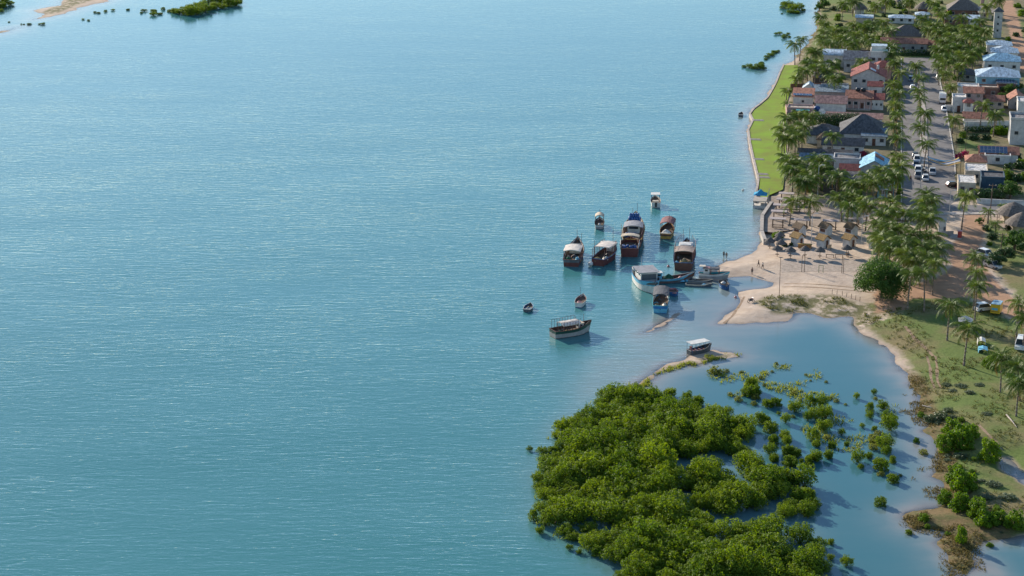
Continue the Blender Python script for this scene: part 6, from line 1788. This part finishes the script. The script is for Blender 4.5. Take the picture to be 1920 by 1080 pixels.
# beach furniture
for lab, px, py in [('wooden bench on the sand, left of two', 1556, 483), ('wooden bench on the sand, right of two', 1573, 483)]:
    e = empty('bench', G(px, py), ST, lab, 'bench', 'wooden beach benches')
    MB().box(-1.0, 1.0, -.25, .25, .72, .80).build('seat', M_DECK, e)
    for s in (-1, 1):
        for t in (-1, 1): MB().box(s * .85 - .06, s * .85 + .06, t * .18 - .05, t * .18 + .05, -.1, .72).build('leg', M_DECK, e)
e = empty('wooden_boat_bar', G(1509, 465), ST, 'orange-brown upturned wooden counter beside the first hut', 'counter')
MB().box(-1.6, 1.6, -.35, .35, 0, .95).build('front', mat('orange_wood', (.36, .18, .07), .7, .3, 2.0), e); MB().box(-1.75, 1.75, -.45, .45, .954, 1.05).build('top', mat('yellow_wood', (.42, .27, .08), .7, .3), e)
e = empty('sign_board', G(1555, 470), R(25), 'leaning wooden sign board beside the second hut', 'sign board')
MB().box(-.55, .55, -.04, .04, .6, 1.5).build('board', mat('pale_wood', (.50, .36, .24), .7, .25), e)
for s in (-1, 1): MB().bar((s * .45, .05, -.1), (s * .45, .05, .7), .05).build('leg', M_WOOD, e)

# ------------------------------------------------------------------ people (skin surface over a posed skeleton)
SKIN = mat('skin', (.22, .12, .08), .6, .1); HAIR = mat('hair', (.02, .015, .012), .7, .2)
def skin_mesh(name, verts, edges, radii, m, parent, sub=2):
    me = bpy.data.meshes.new(name); me.from_pydata(verts, edges, []); me.materials.append(m)
    o = bpy.data.objects.new(name, me); COL.objects.link(o); o.parent = parent
    md = o.modifiers.new('skin', 'SKIN'); md.use_smooth_shade = True
    for i, r in enumerate(radii):
        me.skin_vertices[0].data[i].radius = (r, r) if not isinstance(r, tuple) else r
    me.skin_vertices[0].data[0].use_root = True
    s = o.modifiers.new('sub', 'SUBSURF'); s.levels = s.render_levels = 1
    return o
def person(label, px, py, heading, shirt, shorts, pose='stand', water_depth=None):
    p = G(px, py) if water_depth is None else P(px, py, -water_depth)
    e = empty('person', p, -R(heading), label, 'person', 'people on the shore')
    k = .75
    st = .12 if pose == 'stand' else .32
    V = [(0, 0, .95), (0, 0, 1.15), (0, .02, 1.38), (0, .02, 1.50), (0, .03, 1.60), (0, .04, 1.72),
         (-.10, 0, .92), (-.11, st * .8, .50), (-.12, st * .5, .08), (-.12, st * .5 + .14, .04), (.10, 0, .92), (.11, -st * .5, .50), (.12, -st * 1.1, .08), (.12, -st * 1.1 + .14, .04),
         (-.19, 0, 1.42), (-.26, -.04, 1.14), (-.24, .10, .92), (-.23, .14, .82), (.19, 0, 1.42), (.26, .04, 1.14), (.24, .14, .92), (.23, .18, .82)]
    E = [(0, 1), (1, 2), (2, 3), (3, 4), (4, 5), (0, 6), (6, 7), (7, 8), (8, 9), (0, 10), (10, 11), (11, 12), (12, 13), (2, 14), (14, 15), (15, 16), (16, 17), (2, 18), (18, 19), (19, 20), (20, 21)]
    Rr = [.14, .13, .15, .055, .09, .08, .095, .06, .04, .035, .095, .06, .04, .035, .065, .045, .035, .03, .065, .045, .035, .03]
    skin_mesh('body', V, E, Rr, SKIN, e)
    if shirt: skin_mesh('shirt', [V[1], V[2], V[14], (-.23, -.03, 1.26), V[18], (.23, .03, 1.26)], [(0, 1), (1, 2), (2, 3), (1, 4), (4, 5)], [.155, .17, .085, .07, .085, .07], PM(shirt), e)
    skin_mesh('shorts', [V[0], V[6], (-.105, st * .45, .66), V[10], (.105, -st * .25, .66)], [(0, 1), (1, 2), (0, 3), (3, 4)], [.155, .115, .095, .115, .095], PM(shorts), e)
    MB().lathe([(.02, .11), (.075, .085), (.10, .02), (.10, -.03), (.085, -.05)][::-1], 10, (0, .02, 1.68)).build('hair', HAIR, e, True)
person('person in dark clothes standing in the shallows, left of two', 1357, 484, 30, 'dark', 'charcoal', 'stand', .3)
person('person with bare chest standing in the shallows, right of two', 1362, 486, 200, None, 'cream', 'stand', .3)
person('person in dark shirt on the sand, left of the beach pair', 1422, 501, 120, 'dark', 'slate', 'walk')
person('person in white shirt on the sand, right of the beach pair', 1430, 505, 300, 'white', 'charcoal', 'walk')
person('person in a dark outfit standing at the edge of the tidal pool', 1410, 515, 180, 'maroon', 'dark')
person('person in red shirt walking in the shaded street', 1707, 340, 180, 'pink', 'dark', 'walk')
person('person in a pale shirt by the beach benches', 1590, 484, 200, 'cream', 'charcoal')

# ------------------------------------------------------------------ grass, reeds and seedlings nobody could count
def tufts(name, label, polys, dens, hgt, m, seed, spread=.18, patch=0.0, wl=False, zmin=None, zmax=None, blades=5):
    rs = np.random.RandomState(seed)
    X, Y = [], []
    for po in polys:
        lo, hi = po.min(0), po.max(0)
        n = int((hi[0] - lo[0]) * (hi[1] - lo[1]) * dens)
        x, y = rs.uniform(lo[0], hi[0], n), rs.uniform(lo[1], hi[1], n)
        k = sdf(po, x, y) > rs.uniform(0, 1.0, n)
        if patch: k &= (vnoise(x, y, 6.0) + .5 * vnoise(x, y, 2.2)) > patch
        X.append(x[k]); Y.append(y[k])
    X, Y = np.concatenate(X), np.concatenate(Y)
    Z = terrain_z(X, Y)
    k = np.ones(len(X), bool)
    if zmin is not None: k &= Z > zmin
    if zmax is not None: k &= Z < zmax
    X, Y, Z = X[k], Y[k], Z[k]
    if wl: Z = np.maximum(Z, -.05)
    V, F = [], []
    for x, y, z in zip(X, Y, Z):
        h = hgt * rs.uniform(.5, 1.3)
        for b in range(blades):
            a = rs.uniform(0, 6.28); d = rs.uniform(.2, 1.0) * spread * h / hgt
            bx, by = x + math.cos(a) * d, y + math.sin(a) * d
            w = .25 * spread
            tx, ty = math.cos(a) * spread * 1.2, math.sin(a) * spread * 1.2
            i = len(V)
            V += [(bx - math.sin(a) * w, by + math.cos(a) * w, z - .03), (bx + math.sin(a) * w, by - math.cos(a) * w, z - .03), (bx + tx + math.sin(a) * w * .5, by + ty - math.cos(a) * w * .5, z + h * rs.uniform(.6, 1)), (bx + tx - math.sin(a) * w * .5, by + ty + math.cos(a) * w * .5, z + h)]
            F.append((i, i + 1, i + 2, i + 3))
    me = bpy.data.meshes.new(name); me.from_pydata(V, [], F); me.materials.append(m)
    o = bpy.data.objects.new(name, me); COL.objects.link(o)
    return tag(o, label, None, None, 'stuff')
M_GRASSB = leaf_mat('meadow_blade', (0.07, 0.095, 0.02), (0.17, 0.16, 0.05), .35, .7, .15, 0.15)
M_REED = leaf_mat('marsh_reed_blade', (0.11, 0.085, 0.03), (0.19, 0.165, 0.06), .35, .7, .15, 0.2)
M_SEED = leaf_mat('seedling_leaf', (0.15, 0.20, 0.03), (0.27, 0.31, 0.06), .4, .6, .15, 0.4)
tufts('meadow_grass', 'short rough grass scattered over the right meadow', [GRASS[0]], .9, .30, M_GRASSB, 5, .28, -.02, zmin=.25)
tufts('dune_grass', 'sparse dune grass on the beach crest', DUNE[:1], 1.8, .35, M_GRASSB, 6, .25, 0.02, zmin=.05)
tufts('spit_grass', 'green grass and weed along the lagoon side of the spit', [W2([(1188, 730), (1215, 708), (1245, 690), (1275, 682), (1310, 672), (1340, 662), (1395, 664), (1392, 674), (1340, 677), (1312, 686), (1275, 692), (1245, 702), (1222, 722), (1200, 732)])], 9.0, .38, M_SEED, 16, .25, -.12, True, zmin=-.25)
tufts('marsh_reeds', 'reddish brown marsh plants along the lagoon edge', [BRUSH[0], W2([(1660, 745), (1725, 735), (1745, 800), (1770, 860), (1775, 950), (1740, 1000), (1690, 990), (1700, 900), (1705, 850), (1690, 800)]), W2([(1775, 1000), (1800, 1000), (1850, 1040), (1860, 1150), (1770, 1150)])], 3.0, .28, M_REED, 7, .28, -.02, True, zmin=-.45)
tufts('lagoon_seedlings', 'pale green seedlings dotted through the shallow lagoon', [W2([(1310, 690), (1390, 672), (1480, 682), (1560, 700), (1500, 740), (1420, 752), (1370, 745), (1330, 715)]), W2([(1400, 720), (1560, 730), (1680, 760), (1690, 860), (1560, 850), (1430, 760)])], 1.2, .5, M_SEED, 8, .36, .08, True)
tufts('shore_seedlings', 'pale mangrove seedlings along the open water edge of the thicket', [W2([(1040, 800), (1100, 755), (1180, 715), (1195, 725), (1110, 775), (1040, 830), (1018, 860), (1010, 970), (1080, 1035), (1060, 1040), (1000, 980), (995, 870)])], .5, .6, M_SEED, 9, .35, .0, True)

# wheel ruts and footpaths worn into the meadow
def path(name, pts, w, m, z=.03, wob=.15):
    q = [G(x, y) for x, y in pts]
    fine = []
    for a, b in zip(q[:-1], q[1:]):
        n = max(2, int((b - a).length / 1.2))
        fine += [a.lerp(b, i / n) for i in range(n)]
    fine.append(q[-1])
    r = random.Random(4); mb = MB(); L, Rr = [], []
    for i, c in enumerate(fine):
        d = fine[min(len(fine) - 1, i + 1)] - fine[max(0, i - 1)]; d.z = 0; d.normalize()
        nn = Vector((-d.y, d.x, 0)); ww = w / 2 * (1 + r.uniform(-.35, .35))
        zz = max(gz(c.x, c.y), .02) + z
        L.append((c.x + nn.x * ww, c.y + nn.y * ww, zz)); Rr.append((c.x - nn.x * ww, c.y - nn.y * ww, zz))
    for i in range(len(L) - 1): mb.face([Rr[i], Rr[i + 1], L[i + 1], L[i]])
    return tag(mb.build(name, m), kind='structure')
M_PATH = mat('trodden_earth', (0.34, 0.24, 0.16), .95, .3, .8, .3, 3.0, .1, world=True)
path('footpath', [(1697, 612), (1715, 634), (1738, 655), (1750, 668)], .9, M_PATH)
path('wheel_rut', [(1738, 668), (1744, 690), (1746, 712), (1752, 728)], .55, M_PATH)
path('wheel_rut', [(1754, 668), (1757, 690), (1757, 712), (1764, 728)], .55, M_PATH)
path('footpath', [(1834, 796), (1850, 812), (1866, 828), (1876, 845)], .7, M_PATH)
path('wheel_rut', [(1470, 532), (1530, 533), (1590, 538), (1650, 545)], .5, M_PATH)
path('wheel_rut', [(1466, 538), (1530, 539), (1590, 544), (1640, 549)], .5, M_PATH)
path('wheel_rut', [(1396, 556), (1386, 575), (1372, 594), (1358, 606)], .6, M_PATH)



# ------------------------------------------------------------------ the pattern plants used above stand outside the scene: remove them
for e in PROTO:
    for ch in list(e.children):
        for g in list(ch.children):
            bpy.data.objects.remove(g)
        bpy.data.objects.remove(ch)
    bpy.data.objects.remove(e)
